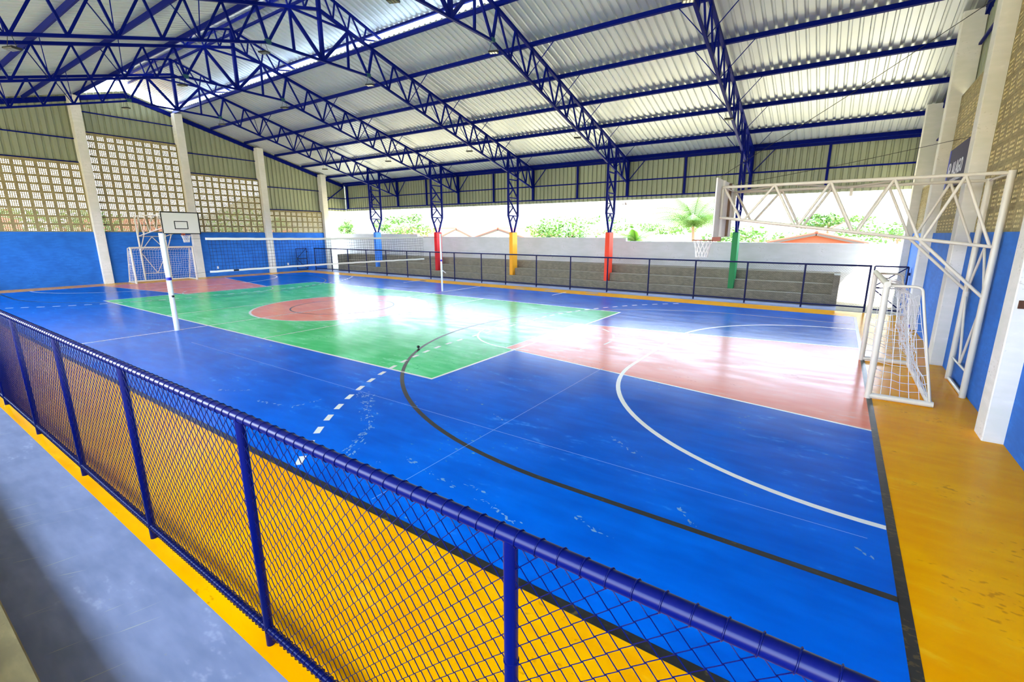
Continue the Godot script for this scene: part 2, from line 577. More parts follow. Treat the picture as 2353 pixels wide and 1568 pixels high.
# chalky scrapes in the blue paint: small ragged flakes strewn along strokes
func make_scuffs(f: Node3D, Y: float) -> void:
	var rg := RandomNumberGenerator.new()
	rg.seed = 77
	var strokes := [
		[[8.5, 5.72], [8.8, 5.76], [9.2, 6.05], [9.55, 6.36], [9.9, 6.6], [10.1, 6.95], [10.35, 7.28]],
		[[10.75, 7.32], [10.79, 7.14]], [[12.2, 7.11], [12.42, 7.09], [12.7, 7.21], [12.86, 7.19]], [[11.95, 6.95], [12.2, 6.98]],
		[[8.25, 6.72], [8.32, 6.28]], [[13.98, 6.12], [14.1, 6.23], [14.2, 6.38]], [[15.42, 5.86], [15.52, 5.95]], [[10.9, 6.9], [11.9, 7.05]],
		[[7.4, 6.9], [8.0, 6.8]], [[6.4, 7.0], [6.9, 6.7]], [[12.8, 5.0], [13.3, 5.3]], [[9.6, 5.5], [9.9, 5.75]], [[11.0, 5.2], [11.25, 5.35]], [[13.2, 6.8], [13.7, 6.95]]]
	var g := Geo.new()
	for st in strokes:
		var big: bool = st.size() > 5
		for k in st.size() - 1:
			var a := Vector2(st[k][0], st[k][1])
			var b := Vector2(st[k + 1][0], st[k + 1][1])
			var n := int(a.distance_to(b) * (55.0 if big else 24.0)) + 3
			var t := (b - a).normalized()
			for i in n:
				var p := a.lerp(b, rg.randf()) + Vector2(rg.randfn(), rg.randfn()) * (0.05 if big else 0.018)
				var d := t.rotated(rg.randfn() * 0.5)
				var l := rg.randf_range(0.006, 0.035) * (1.2 if big else 1.0)
				var w := l * rg.randf_range(0.15, 0.5)
				var s := Vector2(-d.y, d.x) * w
				var pts := [p - d * l, p - d * l * 0.3 + s, p + d * l * 0.5 + s * 0.7, p + d * l, p + d * l * 0.2 - s, p - d * l * 0.6 - s * 0.6]
				g.flat(pts, Y)
	# dry scratches across the walkway
	var h := Geo.new()
	for i in 70:
		var c := Vector2(rg.randf_range(2.0, 13.5), rg.randf_range(9.3, 10.0))
		var d := Vector2(0.35, -1.0).normalized().rotated(rg.randfn() * 0.18)
		var l := rg.randf_range(0.02, 0.16)
		var w := rg.randf_range(0.001, 0.005)
		var s2 := Vector2(-d.y, d.x) * w
		var a := c - d * l
		if a.y < 9.25 or a.y > 10.08 or (c + d * l).y < 9.25: continue
		h.flat([a, c - d * l * 0.3 + s2, c + d * l * 0.4 + s2 * 0.6, c + d * l, c + d * l * 0.3 - s2 * 0.7, c - d * l * 0.5 - s2], 0.0006)
	var hs := obj("walkway_scratches", h, M.dry_scratch, f)
	hs.set_meta("kind", "stuff")
	var o := obj("paint_scuffs", g, M.chalk, f)
	o.set_meta("kind", "stuff")

func worn() -> StandardMaterial3D:
	if not M.has("worn_yellow"):
		mat("worn_yellow", Color(0.62, 0.42, 0.04), 0.6)
	return M.worn_yellow

# ------------------------------------------------------------------ profiled sheet: profile along u, extruded along l
# ribs run along +Y of the returned mesh from 0 to 1 (scaled by the caller's length), across X, depth Z
func rib_sheet(width: float, bottom: Callable, top: Callable, pitch := 0.25, deep := 0.04) -> Geo:
	var g := Geo.new()
	var prof := []
	var k := int(round(width / pitch))
	var p := width / k
	for i in k:
		var x := i * p
		prof.append(Vector2(x, 0.0))
		prof.append(Vector2(x + p * 0.58, 0.0))
		prof.append(Vector2(x + p * 0.68, deep))
		prof.append(Vector2(x + p * 0.90, deep))
	prof.append(Vector2(width, 0.0))
	for i in prof.size() - 1:
		var a: Vector2 = prof[i]
		var b: Vector2 = prof[i + 1]
		var e := b - a
		var nn := Vector3(-e.y, 0, e.x).normalized()
		var a0: float = bottom.call(a.x)
		var a1: float = top.call(a.x)
		var b0: float = bottom.call(b.x)
		var b1: float = top.call(b.x)
		for off in [0.0, 0.004]:
			var d := Vector3(0, 0, off)
			var q := nn if off > 0.0 else -nn
			g.quad(Vector3(a.x, a0, a.y) + d, Vector3(b.x, b0, b.y) + d, Vector3(b.x, b1, b.y) + d, Vector3(a.x, a1, a.y) + d, q)
	return g

# ------------------------------------------------------------------ end walls with breeze blocks and gable sheets
const COLZ := [-10.9, -6.55, -2.18, 2.18, 6.55, 10.9]
const BLOCK_TOP := [4, 9, 13, 9, 4]     # courses of breeze block in each bay

func block_mesh(pz: float, py: float) -> ArrayMesh:
	var g := Geo.new()
	var bw := 0.038
	var gap := 0.035
	var mz := (pz - 0.006 - 4 * bw - 3 * gap) / 2.0
	var my := (py - 0.006 - 4 * bw - 3 * gap) / 2.0
	var d := 0.055
	# border
	for s in [-1.0, 1.0]:
		g.box(Vector3(0, s * (py / 2 - 0.003 - my / 2), 0), Vector3(d, my, pz - 0.006))
		g.box(Vector3(0, 0, s * (pz / 2 - 0.003 - mz / 2)), Vector3(d, py - 0.006 - 2 * my, mz))
		# recessed mortar
		g.box(Vector3(0, s * (py / 2 - 0.0015), 0), Vector3(d - 0.016, 0.003, pz))
		g.box(Vector3(0, 0, s * (pz / 2 - 0.0015)), Vector3(d - 0.016, py, 0.003))
	for i in 3:
		var o := (i - 1) * (bw + gap)
		g.box(Vector3(0, o, 0), Vector3(d - 0.006, gap, pz - 0.006 - 2 * mz))
		g.box(Vector3(0, 0, o), Vector3(d - 0.010, py - 0.006 - 2 * my, gap))
	return g.mesh()

func make_end_wall(left: bool) -> void:
	var s := -1.0 if left else 1.0
	var x0 := XL if left else XR
	var w := structure("wall_left" if left else "wall_right", "", Vector3(x0, 0, 0))
	# local x grows outwards
	var py := 0.376
	var blue_top := 2.67
	for i in 5:
		var z0: float = COLZ[i] + 0.2
		var z1: float = COLZ[i + 1] - 0.2
		var g := Geo.new()
		g.mm(Vector3(minf(0, s * 0.15), 0, z0), Vector3(maxf(0, s * 0.15), blue_top, z1))
		obj("blue_masonry", g, M.blue_wall, w)
		var pzz := (z1 - z0) / 10.0
		var bm := block_mesh(pzz, py)
		if i < 4:
			for r in BLOCK_TOP[i]:
				for c in 10:
					put("breeze_block", bm, M.block, w, Vector3(s * 0.075, blue_top + (r + 0.5) * py, z0 + (c + 0.5) * pzz))
		else:
			for r in BLOCK_TOP[i]:
				for c in 10:
					put("breeze_block", bm, M.block, w, Vector3(s * 0.075, blue_top + (r + 0.5) * py, z0 + (c + 0.5) * pzz))
		# rail on top of the blocks and half-way up the gable
		var top_y: float = blue_top + BLOCK_TOP[i] * py
		g = Geo.new()
		g.box(Vector3(s * 0.20, top_y + 0.03, (z0 + z1) / 2), Vector3(0.08, 0.07, z1 - z0))
		obj("sheeting_rail", g, M.navy, w)
		g = Geo.new()
		var gy := (top_y + minf(sheet_y(z0), sheet_y(z1))) / 2.0 + 0.1
		g.box(Vector3(s * 0.20, gy, (z0 + z1) / 2), Vector3(0.06, 0.05, z1 - z0))
		obj("sheeting_rail", g, M.navy, w)
		# gable sheets, about a metre wide each
		gable_sheets(w, s, z0 - 0.2, z1 + 0.2, top_y - 0.12)
	# the open ends beyond the last columns
	for e in [-1.0, 1.0]:
		var za := 10.9
		var zb := 12.93
		gable_sheets(w, s, minf(e * za, e * zb), maxf(e * za, e * zb), 4.3)
		for yy in [4.45, 5.25]:
			var g2 := Geo.new()
			g2.box(Vector3(s * 0.20, yy, e * (za + zb) / 2), Vector3(0.06, 0.06, zb - za))
			obj("sheeting_rail", g2, M.navy, w)
		var g3 := Geo.new()
		g3.bar(Vector3(s * 0.15, 4.9, e * 11.1), Vector3(s * 0.15, 6.1, e * 12.8), 0.06, 0.06)
		obj("gable_brace", g3, M.navy, w)
	# white concrete columns
	for z in COLZ:
		var g := Geo.new()
		var yt: float = minf(sheet_y(z + 0.2), sheet_y(z - 0.2)) - 0.04
		g.cbox(Vector3(s * 0.02, yt / 2, z), Vector3(0.46, yt, 0.40), 0.012, 1)
		obj("concrete_column", g, M.plaster, w)
	# verge beams under the roof edge
	for e in [-1.0, 1.0]:
		var g := Geo.new()
		g.bar(Vector3(s * 0.24, 9.70, 0), Vector3(s * 0.24, 9.70 - SL * 12.8, e * 12.8), 0.12, 0.22)
		obj("verge_beam", g, M.navy, w)

func gable_sheets(w: Node3D, s: float, z0: float, z1: float, y0: float) -> void:
	var k := maxi(1, int(round((z1 - z0) / 1.0)))
	var wd := (z1 - z0) / k
	for i in k:
		var a := z0 + i * wd
		var g := rib_sheet(wd, func(_u): return y0, func(u): return 9.94 - SL * absf(a + u), 0.25, 0.05)
		# profile x -> z, depth z -> outwards x
		put("gable_sheet", g.mesh(), M.side_metal, w, Vector3(s * 0.26, 0, a), Basis(Vector3(0, 0, 1), Vector3(0, 1, 0), Vector3(s, 0, 0)))

# ------------------------------------------------------------------ roof
func make_roof() -> void:
	var c := structure("ceiling")
	var n := 35
	var wd := (17.55 + 17.55) / n
	var ang := atan(SL)
	var len_main := (13.05 - 2.03) / cos(ang)
	var g := rib_sheet(wd, func(_u): return 0.0, func(_u): return len_main, wd / 4.0, 0.042)
	var me := g.mesh()
	var angl := atan(0.30)
	var len_lan := 2.78 / cos(angl)
	var ml := rib_sheet(wd, func(_u): return 0.0, func(_u): return len_lan, wd / 4.0, 0.042).mesh()
	for e in [-1.0, 1.0]:
		for i in n:
			var x: float = -17.55 + i * wd
			var down := Vector3(0, -sin(ang), e * cos(ang))
			var nrm := Vector3(0, cos(ang), e * sin(ang))
			put("roof_sheet", me, M.roof_metal, c, Vector3(x, sheet_y(2.03), e * 2.03), Basis(Vector3.RIGHT, down, nrm))
			down = Vector3(0, -sin(angl), e * cos(angl))
			nrm = Vector3(0, cos(angl), e * sin(angl))
			put("lantern_sheet", ml, M.roof_metal, c, Vector3(x, lan_y(0) + 0.17, 0), Basis(Vector3.RIGHT, down, nrm))
	g = Geo.new()
	for e in [-1.0, 1.0]:
		g.box(Vector3(0, lan_y(0.16) + 0.245, e * 0.16), Vector3(35.1, 0.012, 0.36), Basis(Vector3.RIGHT, e * angl))
	obj("ridge_cap", g, M.roof_metal, c)
	for i in 4:  # added sheets shutting the right lantern end against a stray sun patch
		var a := -2.4 + i * 1.2
		g = rib_sheet(1.2, func(u): return sheet_y(a + u) + 0.02, func(u): return lan_y(a + u) + 0.16, 0.25, 0.03)
		put("lantern_sun_block", g.mesh(), M.side_metal, c, Vector3(17.3, 0, a), Basis(Vector3(0, 0, 1), Vector3(0, 1, 0), Vector3(1, 0, 0)))
	# purlins
	for e in [-1.0, 1.0]:
		var tilt := Basis(Vector3.RIGHT, e * ang)
		for z in [2.06, 3.92, 5.78, 7.66, 9.50, 11.40, 12.72]:
			g = Geo.new()
			# C section: web and two flanges
			g.box(Vector3(0, 0, 0.03), Vector3(34.6, 0.14, 0.012))
			g.box(Vector3(0, 0.064, 0), Vector3(34.6, 0.012, 0.06))
			g.box(Vector3(0, -0.064, 0), Vector3(34.6, 0.012, 0.06))
			put("purlin", g.mesh(), M.navy, c, Vector3(0, sheet_y(z) - 0.085, e * z), tilt)
		g = Geo.new()
		g.box(Vector3.ZERO, Vector3(34.9, 0.10, 0.05))
		put("lantern_purlin", g.mesh(), M.navy, c, Vector3(0, lan_y(2.31) + 0.11, e * 2.31), Basis(Vector3.RIGHT, e * angl))
		g = Geo.new()
		g.box(Vector3.ZERO, Vector3(34.9, 0.10, 0.05))
		put("lantern_purlin", g.mesh(), M.navy, c, Vector3(0, lan_y(0.25) + 0.11, e * 0.25), Basis(Vector3.RIGHT, e * angl))
		g = Geo.new()
		g.box(Vector3.ZERO, Vector3(34.6, 0.10, 0.10))
		put("eave_beam", g.mesh(), M.navy, c, Vector3(0, up_y(12.8) + 0.02, e * 12.86))

# ------------------------------------------------------------------ sheeted fascia above both long openings
func make_fascia() -> void:
	for e in [-1.0, 1.0]:
		var w := structure("wall_back" if e < 0 else "wall_front", "", Vector3(0, 0, e * 12.95))
		var n := 35
		var wd := 35.0 / n
		var g := rib_sheet(wd, func(_u): return 4.32, func(_u): return 6.40, wd / 4.0, 0.05)
		var me := g.mesh()
		for i in n:
			put("fascia_sheet", me, M.side_metal, w, Vector3(-17.5 + i * wd, 0, 0), Basis(Vector3.RIGHT, Vector3.UP, Vector3(0, 0, e)))
		for y in [5.26, 4.50]:
			g = Geo.new()
			g.box(Vector3(0, y, -e * 0.05), Vector3(34.5, 0.06, 0.06))
			obj("fascia_rail", g, M.navy, w)
		var xs := []
		for i in 13: xs.append(-17.04 + i * 2.84)
		for i in 13:
			g = Geo.new()
			var wide := 0.13 if i % 2 == 0 else 0.09
			g.box(Vector3(xs[i], 5.32, -e * 0.10), Vector3(wide, 1.64, 0.08))
			obj("fascia_post", g, M.navy, w)
			if i % 2 == 0 and i > 0 and i < 12:
				g = Geo.new()
				g.bar(Vector3(xs[i], 5.2, -e * 0.12), Vector3(xs[i] + 0.85, 6.15, -e * 0.12), 0.035, 0.035)
				obj("fascia_brace", g, M.navy, w)

func make_boundary_wall() -> void:
	var w := structure("wall_boundary", "")
	var segs := [[-34.0, -8.9, 2.60], [-8.9, 6.0, 2.44], [6.0, 30.0, 2.28]]
	for q in segs:
		var g := Geo.new()
		g.mm(Vector3(q[0], -0.2, -12.40), Vector3(q[1], q[2], -12.22))
		obj("rendered_masonry", g, M.boundary, w)

func make_outside_ground() -> void:
	var o := structure("floor_outside")
	var g := Geo.new()
	g.mm(Vector3(-300, -0.6, -300), Vector3(300, -0.31, 200))
	obj("ground", g, M.dry_ground, o)
	# hillside behind the houses, raised further to cut sky reflection on the court
	g = Geo.new()
	var nx := 40
	var nz := 24
	var f := FastNoiseLite.new()
	f.seed = 3
	f.frequency = 0.012
	var P := []
	for j in nz + 1:
		var row := []
		for i in nx + 1:
			var x := lerpf(-420.0, 300.0, float(i) / nx)
			var z := lerpf(-70.0, -380.0, float(j) / nz)
			var t := float(j) / nz
			var y := -0.5 + 88.0 * smoothstep(0.0, 1.0, t) * (0.85 + 0.25 * f.get_noise_2d(x, z)) + 1.5 * f.get_noise_2d(x * 3.0, z * 3.0) * t
			row.append(Vector3(x, y, z))
		P.append(row)
	for j in nz:
		for i in nx:
			var nn: Vector3 = (P[j][i + 1] - P[j][i]).cross(P[j + 1][i] - P[j][i]).normalized()
			if nn.y < 0: nn = -nn
			g.quad(P[j][i], P[j][i + 1], P[j + 1][i + 1], P[j + 1][i], nn)
	obj("hillside", g, M.hill, o)

# ------------------------------------------------------------------ bleachers
func make_bleachers() -> void:
	var t := thing("bleachers", "long grey concrete bleachers behind the far blue mesh fence", "bleachers")
	var risers := [-10.4, -10.86, -11.34]
	var hs := [0.385, 0.76, 1.14]
	# the middle step is cast in lengths between the pillars
	var cuts := [-15.15]
	for x in TX:
		cuts.append(x - 0.112)
		cuts.append(x + 0.112)
	cuts.append(14.95)
	for i in 3:
		var zr: float = risers[i + 1] if i < 2 else -12.2
		var zb: float = -12.2 if i != 1 else risers[2]
		for k in (6 if i == 1 else 1):
			var xa: float = cuts[k * 2] if i == 1 else -15.15
			var xb: float = cuts[k * 2 + 1] if i == 1 else 14.95
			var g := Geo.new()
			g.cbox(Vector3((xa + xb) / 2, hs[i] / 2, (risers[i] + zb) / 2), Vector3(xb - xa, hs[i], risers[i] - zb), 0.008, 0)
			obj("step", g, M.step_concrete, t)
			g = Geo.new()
			g.mm(Vector3(xa, hs[i], zr), Vector3(xb, hs[i] + 0.012, risers[i]))  # thin tread layer in a paler tone than the step below
			obj("pale_tread", g, M.concrete, t)
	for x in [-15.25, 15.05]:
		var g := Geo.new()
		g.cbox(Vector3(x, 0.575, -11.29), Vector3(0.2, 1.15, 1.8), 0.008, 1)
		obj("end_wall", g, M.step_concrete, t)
	t = thing("bleachers", "concrete bleacher step beside the grey-blue walkway behind the near fence", "bleachers")
	risers = [10.10, 10.55, 11.0]
	for i in 3:
		var g := Geo.new()
		g.cbox(Vector3(0, hs[i] / 2, (risers[i] + 12.2) / 2), Vector3(33.0, hs[i], 12.2 - risers[i]), 0.008, 0)
		obj("step", g, M.tan_concrete, t)

# ------------------------------------------------------------------ trusses
const LZ := [1.8, 2.72, 3.64, 4.55, 5.48, 6.40, 7.34, 8.28, 9.25, 10.25, 11.2, 12.1]
const UZ := [2.06, 3.0, 3.95, 4.88, 5.80, 6.73, 7.66, 8.60, 9.56, 10.5, 11.45, 12.3]
func U(z: float) -> Vector3: return Vector3(0, up_y(z), z)
func L(z: float) -> Vector3: return Vector3(0, low_y(z), z)
func N(z: float) -> Vector3: return Vector3(0, lan_y(z), z)

func member(parent: Node, called: String, a: Vector3, b: Vector3, w: float, h: float, key := "navy") -> void:
	var g := Geo.new()
	g.bar(a, b, w, h, Vector3.RIGHT)
	obj(called, g, M[key], parent)

func make_trusses() -> void:
	var names := ["light blue", "red", "yellow", "orange-red", "green"]
	var proto: Node3D = null
	for i in 5:
		var label: String = "navy steel roof truss above the %s concrete pillar" % names[i]
		if proto == null:
			proto = thing("roof_truss", label, "truss", Vector3(TX[i], 0, 0), "roof trusses")
			fill_truss(proto)
		else:
			var d := proto.duplicate() as Node3D
			d.name = numbered("roof_truss")
			add_child(d, true)
			d.position = Vector3(TX[i], 0, 0)
			d.set_meta("label", label)

func fill_truss(t: Node3D) -> void:
	for e in [-1.0, 1.0]:
		member(t, "upper_chord", U(0), U(e * 12.82), 0.09, 0.10)
		member(t, "lower_chord", L(e * 1.8), L(e * 12.82), 0.07, 0.075)
		for k in LZ.size():
			var l := L(e * LZ[k])
			member(t, "diagonal", l, U(e * UZ[k]), 0.075 if k == 0 else 0.055, 0.07 if k == 0 else 0.05)
			if k > 0: member(t, "diagonal", l, U(e * UZ[k - 1]), 0.055, 0.05)
		member(t, "end_post", L(e * 12.8), U(e * 12.8), 0.10, 0.10)
		member(t, "diagonal", L(e * 12.8), U(e * UZ[11]), 0.065, 0.06)
		# crown
		member(t, "crown_diagonal", L(0), U(e * 1.08), 0.09, 0.09)
		member(t, "crown_diagonal", L(e * 1.8), U(e * 1.08), 0.075, 0.06)
		member(t, "crown_post", Vector3(0, 8.2, e * 0.98), U(e * 1.02), 0.07, 0.06)
		# lantern
		member(t, "lantern_chord", N(0), N(e * 2.62), 0.07, 0.07, "navy")
		member(t, "lantern_web", U(e * 0.5), N(e * 0.18), 0.045, 0.045)
		member(t, "lantern_web", U(e * 0.5), N(e * 0.62), 0.045, 0.045)
		member(t, "lantern_web", U(e * 1.05), N(e * 0.66), 0.045, 0.045)
		member(t, "lantern_web", U(e * 1.05), N(e * 1.2), 0.045, 0.045)
		member(t, "lantern_web", U(e * 1.68), N(e * 1.24), 0.045, 0.045)
		member(t, "lantern_web", U(e * 1.68), N(e * 1.85), 0.045, 0.045)
		member(t, "lantern_strut", Vector3(0, lan_y(2.5) - 0.06, e * 2.5), U(e * 1.7) + Vector3(0, 0.12, 0), 0.045, 0.045, "navy")
		# gusset at the knee of the lower chord
		var g := Geo.new()
		g.cbox(Vector3(0, 8.22, e * 1.8), Vector3(0.10, 0.12, 0.16), 0.01, 0)
		obj("gusset_plate", g, M.gusset, t)
		# fly braces from the lower chord to the purlins
		for z in [3.92, 5.78, 7.66, 9.50, 11.40]:
			for sx in [-1.0, 1.0]:
				g = Geo.new()
				g.bar(L(e * (z - 0.25)), Vector3(sx * 0.85, sheet_y(z) - 0.15, e * z), 0.022, 0.022)
				obj("fly_brace", g, M.navy, t)
	member(t, "lower_chord", L(-1.8), L(1.8), 0.07, 0.075)
	member(t, "king_post", L(0), N(0), 0.11, 0.11)
	member(t, "collar_tie", U(-1.05), U(1.05), 0.06, 0.06)

# ------------------------------------------------------------------ coloured pillars and lattice columns
func make_pillars() -> void:
	var names := ["light blue", "red", "yellow", "orange-red", "green"]
	var keys := ["pillar_blue", "pillar_red", "pillar_yellow", "pillar_orange", "pillar_green"]
	for i in 5:
		var x: float = TX[i]
		var g := Geo.new()
		g.cbox(Vector3(0, 1.5485, 0), Vector3(0.22, 2.303, 0.46), 0.012, 1)
		var p := obj("concrete_pillar", g, M[keys[i]], self, Vector3(x, 0, -10.87))
		tag(p, "%s painted concrete pillar rising out of the bleachers" % names[i], "pillar", "painted pillars")
		var t := thing("lattice_column", "navy lattice steel column standing on the %s pillar" % names[i], "column", Vector3(x, 2.7, -10.87), "lattice columns")
		# local y from the pillar top, local z across
		var za := 0.44
		var zb := -0.44
		for q in [[za, 0.09], [zb, -0.09]]:
			g = Geo.new()
			g.bar(Vector3(0, 0.0, q[1]), Vector3(0, 0.88, q[0]), 0.08, 0.08, Vector3.RIGHT)
			g.bar(Vector3(0, 0.86, q[0]), Vector3(0, up_y(-10.87 + q[0]) - 2.7, q[0]), 0.09, 0.09, Vector3.RIGHT)
			obj("leg", g, M.navy, t)
		g = Geo.new()
		g.box(Vector3(0, 0.01, 0), Vector3(0.2, 0.02, 0.34))
		obj("base_plate", g, M.navy, t)
		for k in 3:
			var y: float = 0.88 + k * 0.93
			member(t, "batten", Vector3(0, y, za), Vector3(0, y, zb), 0.06, 0.035)
			if k < 2:
				member(t, "diagonal", Vector3(0, y + 0.93, za), Vector3(0, y, zb), 0.06, 0.055)
				member(t, "diagonal", Vector3(0, y + 0.45, 0), Vector3(0, y + 0.06, za), 0.05, 0.045)
				member(t, "batten", Vector3(0, y + 0.46, za), Vector3(0, y + 0.46, 0), 0.04, 0.02)
		member(t, "diagonal", Vector3(0, 0.88, 0), Vector3(0, 0.52, 0.30), 0.05, 0.045)
		member(t, "diagonal", Vector3(0, 0.88, 0), Vector3(0, 0.52, -0.30), 0.05, 0.045)

# ------------------------------------------------------------------ chain-link fences
func chain_mesh(wd: float, y0: float, y1: float, r: float, sides: int) -> ArrayMesh:
	var g := Geo.new()
	var k := int(round(wd / 0.042))
	var p := wd / k
	var nj := int(round((y1 - y0) / 0.042))
	var st := (y1 - y0) / nj
	for i in k:
		var pts := []
		for j in nj + 1:
			var odd := (i + j) % 2
			pts.append(Vector3(i * p + odd * p, y0 + j * st, (r * 0.9 if odd else -r * 0.9)))
		g.tube(pts, r, sides, false)
	return g.mesh()

func lacing(wd: float, y: float, R: float, r: float, pitch: float) -> ArrayMesh:
	var g := Geo.new()
	var k := int(round(wd / pitch))
	var p := wd / k
	for i in k:
		var pts := []
		var x := (i + 0.5) * p
		for s in 11:
			var a := TAU * s / 10.0 - PI / 2
			pts.append(Vector3(x + (s - 5) * 0.0022, y + sin(a) * R, cos(a) * R))
		g.tube(pts, r, 4, false)
	return g.mesh()

func make_fences() -> void:
	# near fence, beside the walkway
	var z := 9.16
	var t := thing("chain_link_fence", "blue chain-link fence with thick top rail between court and walkway", "fence", Vector3(0, 0, z))
	var bay := 1.938
	var x_first := -1.37
	var nb := 9
	var cm := chain_mesh(bay, 0.10, 1.56, 0.0025, 4)
	var lt := lacing(bay, 1.59, 0.0325, 0.0027, 0.084)
	var lb := lacing(bay, 0.12, 0.027, 0.003, 0.042)
	for i in nb + 1:
		var x := x_first + i * bay
		var g := Geo.new()
		g.tube([Vector3(x, 0, -0.005), Vector3(x, 1.58, -0.005)], 0.027, 14)
		obj("post", g, M.fence_blue, t)
		if i < nb:
			put("chain_link_mesh", cm, M.fence_blue, t, Vector3(x, 0, 0))
			put("lacing_wire", lt, M.fence_blue, t, Vector3(x, 0, 0))
			put("lacing_wire", lb, M.fence_blue, t, Vector3(x, 0, 0))
		for y in [0.62, 1.05]:
			g = Geo.new()
			g.lathe([Vector2(0.027, -0.004), Vector2(0.031, -0.002), Vector2(0.031, 0.002), Vector2(0.027, 0.004)], Vector3(x, y, -0.005), 14)
			obj("tie_wire", g, M.fence_blue, t)
	var xe := x_first + nb * bay
	var g := Geo.new()
	g.tube([Vector3(x_first - 0.02, 1.59, 0), Vector3(xe + 0.02, 1.59, 0)], 0.030, 18)
	obj("top_rail", g, M.fence_blue, t)
	g = Geo.new()
	g.tube([Vector3(x_first, 0.12, 0), Vector3(xe, 0.12, 0)], 0.022, 12)
	obj("bottom_rail", g, M.fence_blue, t)
	# far fence, in front of the bleachers
	z = -9.45
	t = thing("chain_link_fence", "navy chain-link fence of many bays in front of the bleachers", "fence", Vector3(0, 0, z))
	var xs := [-16.66, -14.67, -12.8, -10.85, -8.9, -6.98, -5.0, -3.1, -1.13, 0.5, 2.42, 4.36, 6.28, 8.22, 10.17, 12.12, 14.05, 15.97]
	for i in xs.size():
		g = Geo.new()
		g.tube([Vector3(xs[i], 0, 0), Vector3(xs[i], 1.58, 0)], 0.032, 8)
		obj("post", g, M.fence_blue, t)
		if i < xs.size() - 1:
			put("chain_link_mesh", chain_mesh(xs[i + 1] - xs[i], 0.14, 1.56, 0.0019, 3), M.fence_blue, t, Vector3(xs[i], 0, 0))
	g = Geo.new()
	g.tube([Vector3(-16.69, 1.58, 0), Vector3(16.0, 1.58, 0)], 0.032, 8)
	obj("top_rail", g, M.fence_blue, t)
	g = Geo.new()
	g.tube([Vector3(-16.66, 0.15, 0), Vector3(15.97, 0.15, 0)], 0.026, 8)
	obj("bottom_rail", g, M.fence_blue, t)
	gate(Vector3(16.08, 0, -9.45), Basis.IDENTITY, 0.90, "navy tube gate with mesh closing the fence at the right end wall")
	gate(Vector3(-17.02, 0, -8.27), Basis(Vector3.UP, PI / 2), 0.78, "navy tube gate standing open against the blue left end wall")

func gate(at: Vector3, b: Basis, wd: float, label: String) -> void:
	var t := thing("fence_gate", label, "gate", at, "fence gates")
	t.basis = b
	for q in [[Vector3(0, 0.1, 0), Vector3(0, 1.58, 0)], [Vector3(wd, 0.1, 0), Vector3(wd, 1.58, 0)], [Vector3(0, 0.1, 0), Vector3(wd, 0.1, 0)], [Vector3(0, 1.58, 0), Vector3(wd, 1.58, 0)], [Vector3(0, 0.85, 0), Vector3(wd, 0.85, 0)]]:
		var g := Geo.new()
		g.tube(q, 0.024, 8)
		obj("frame_tube", g, M.fence_blue, t)
	for q in [[Vector3(0, 0.85, 0), Vector3(wd, 1.58, 0)], [Vector3(0, 0.85, 0), Vector3(wd, 0.1, 0)]]:
		var g := Geo.new()
		g.tube(q, 0.020, 8)
		obj("brace", g, M.fence_blue, t)
	put("chain_link_mesh", chain_mesh(wd, 0.12, 1.56, 0.0019, 3), M.fence_blue, t)
	for y in [0.35, 1.35]:
		var g := Geo.new()
		g.box(Vector3(wd + 0.03, y, 0), Vector3(0.05, 0.09, 0.06))
		obj("hinge", g, M.fence_blue, t)
	var g2 := Geo.new()
	g2.box(Vector3(0.0, 0.86, 0.02), Vector3(0.07, 0.10, 0.05))
	obj("latch", g2, M.gusset, t)

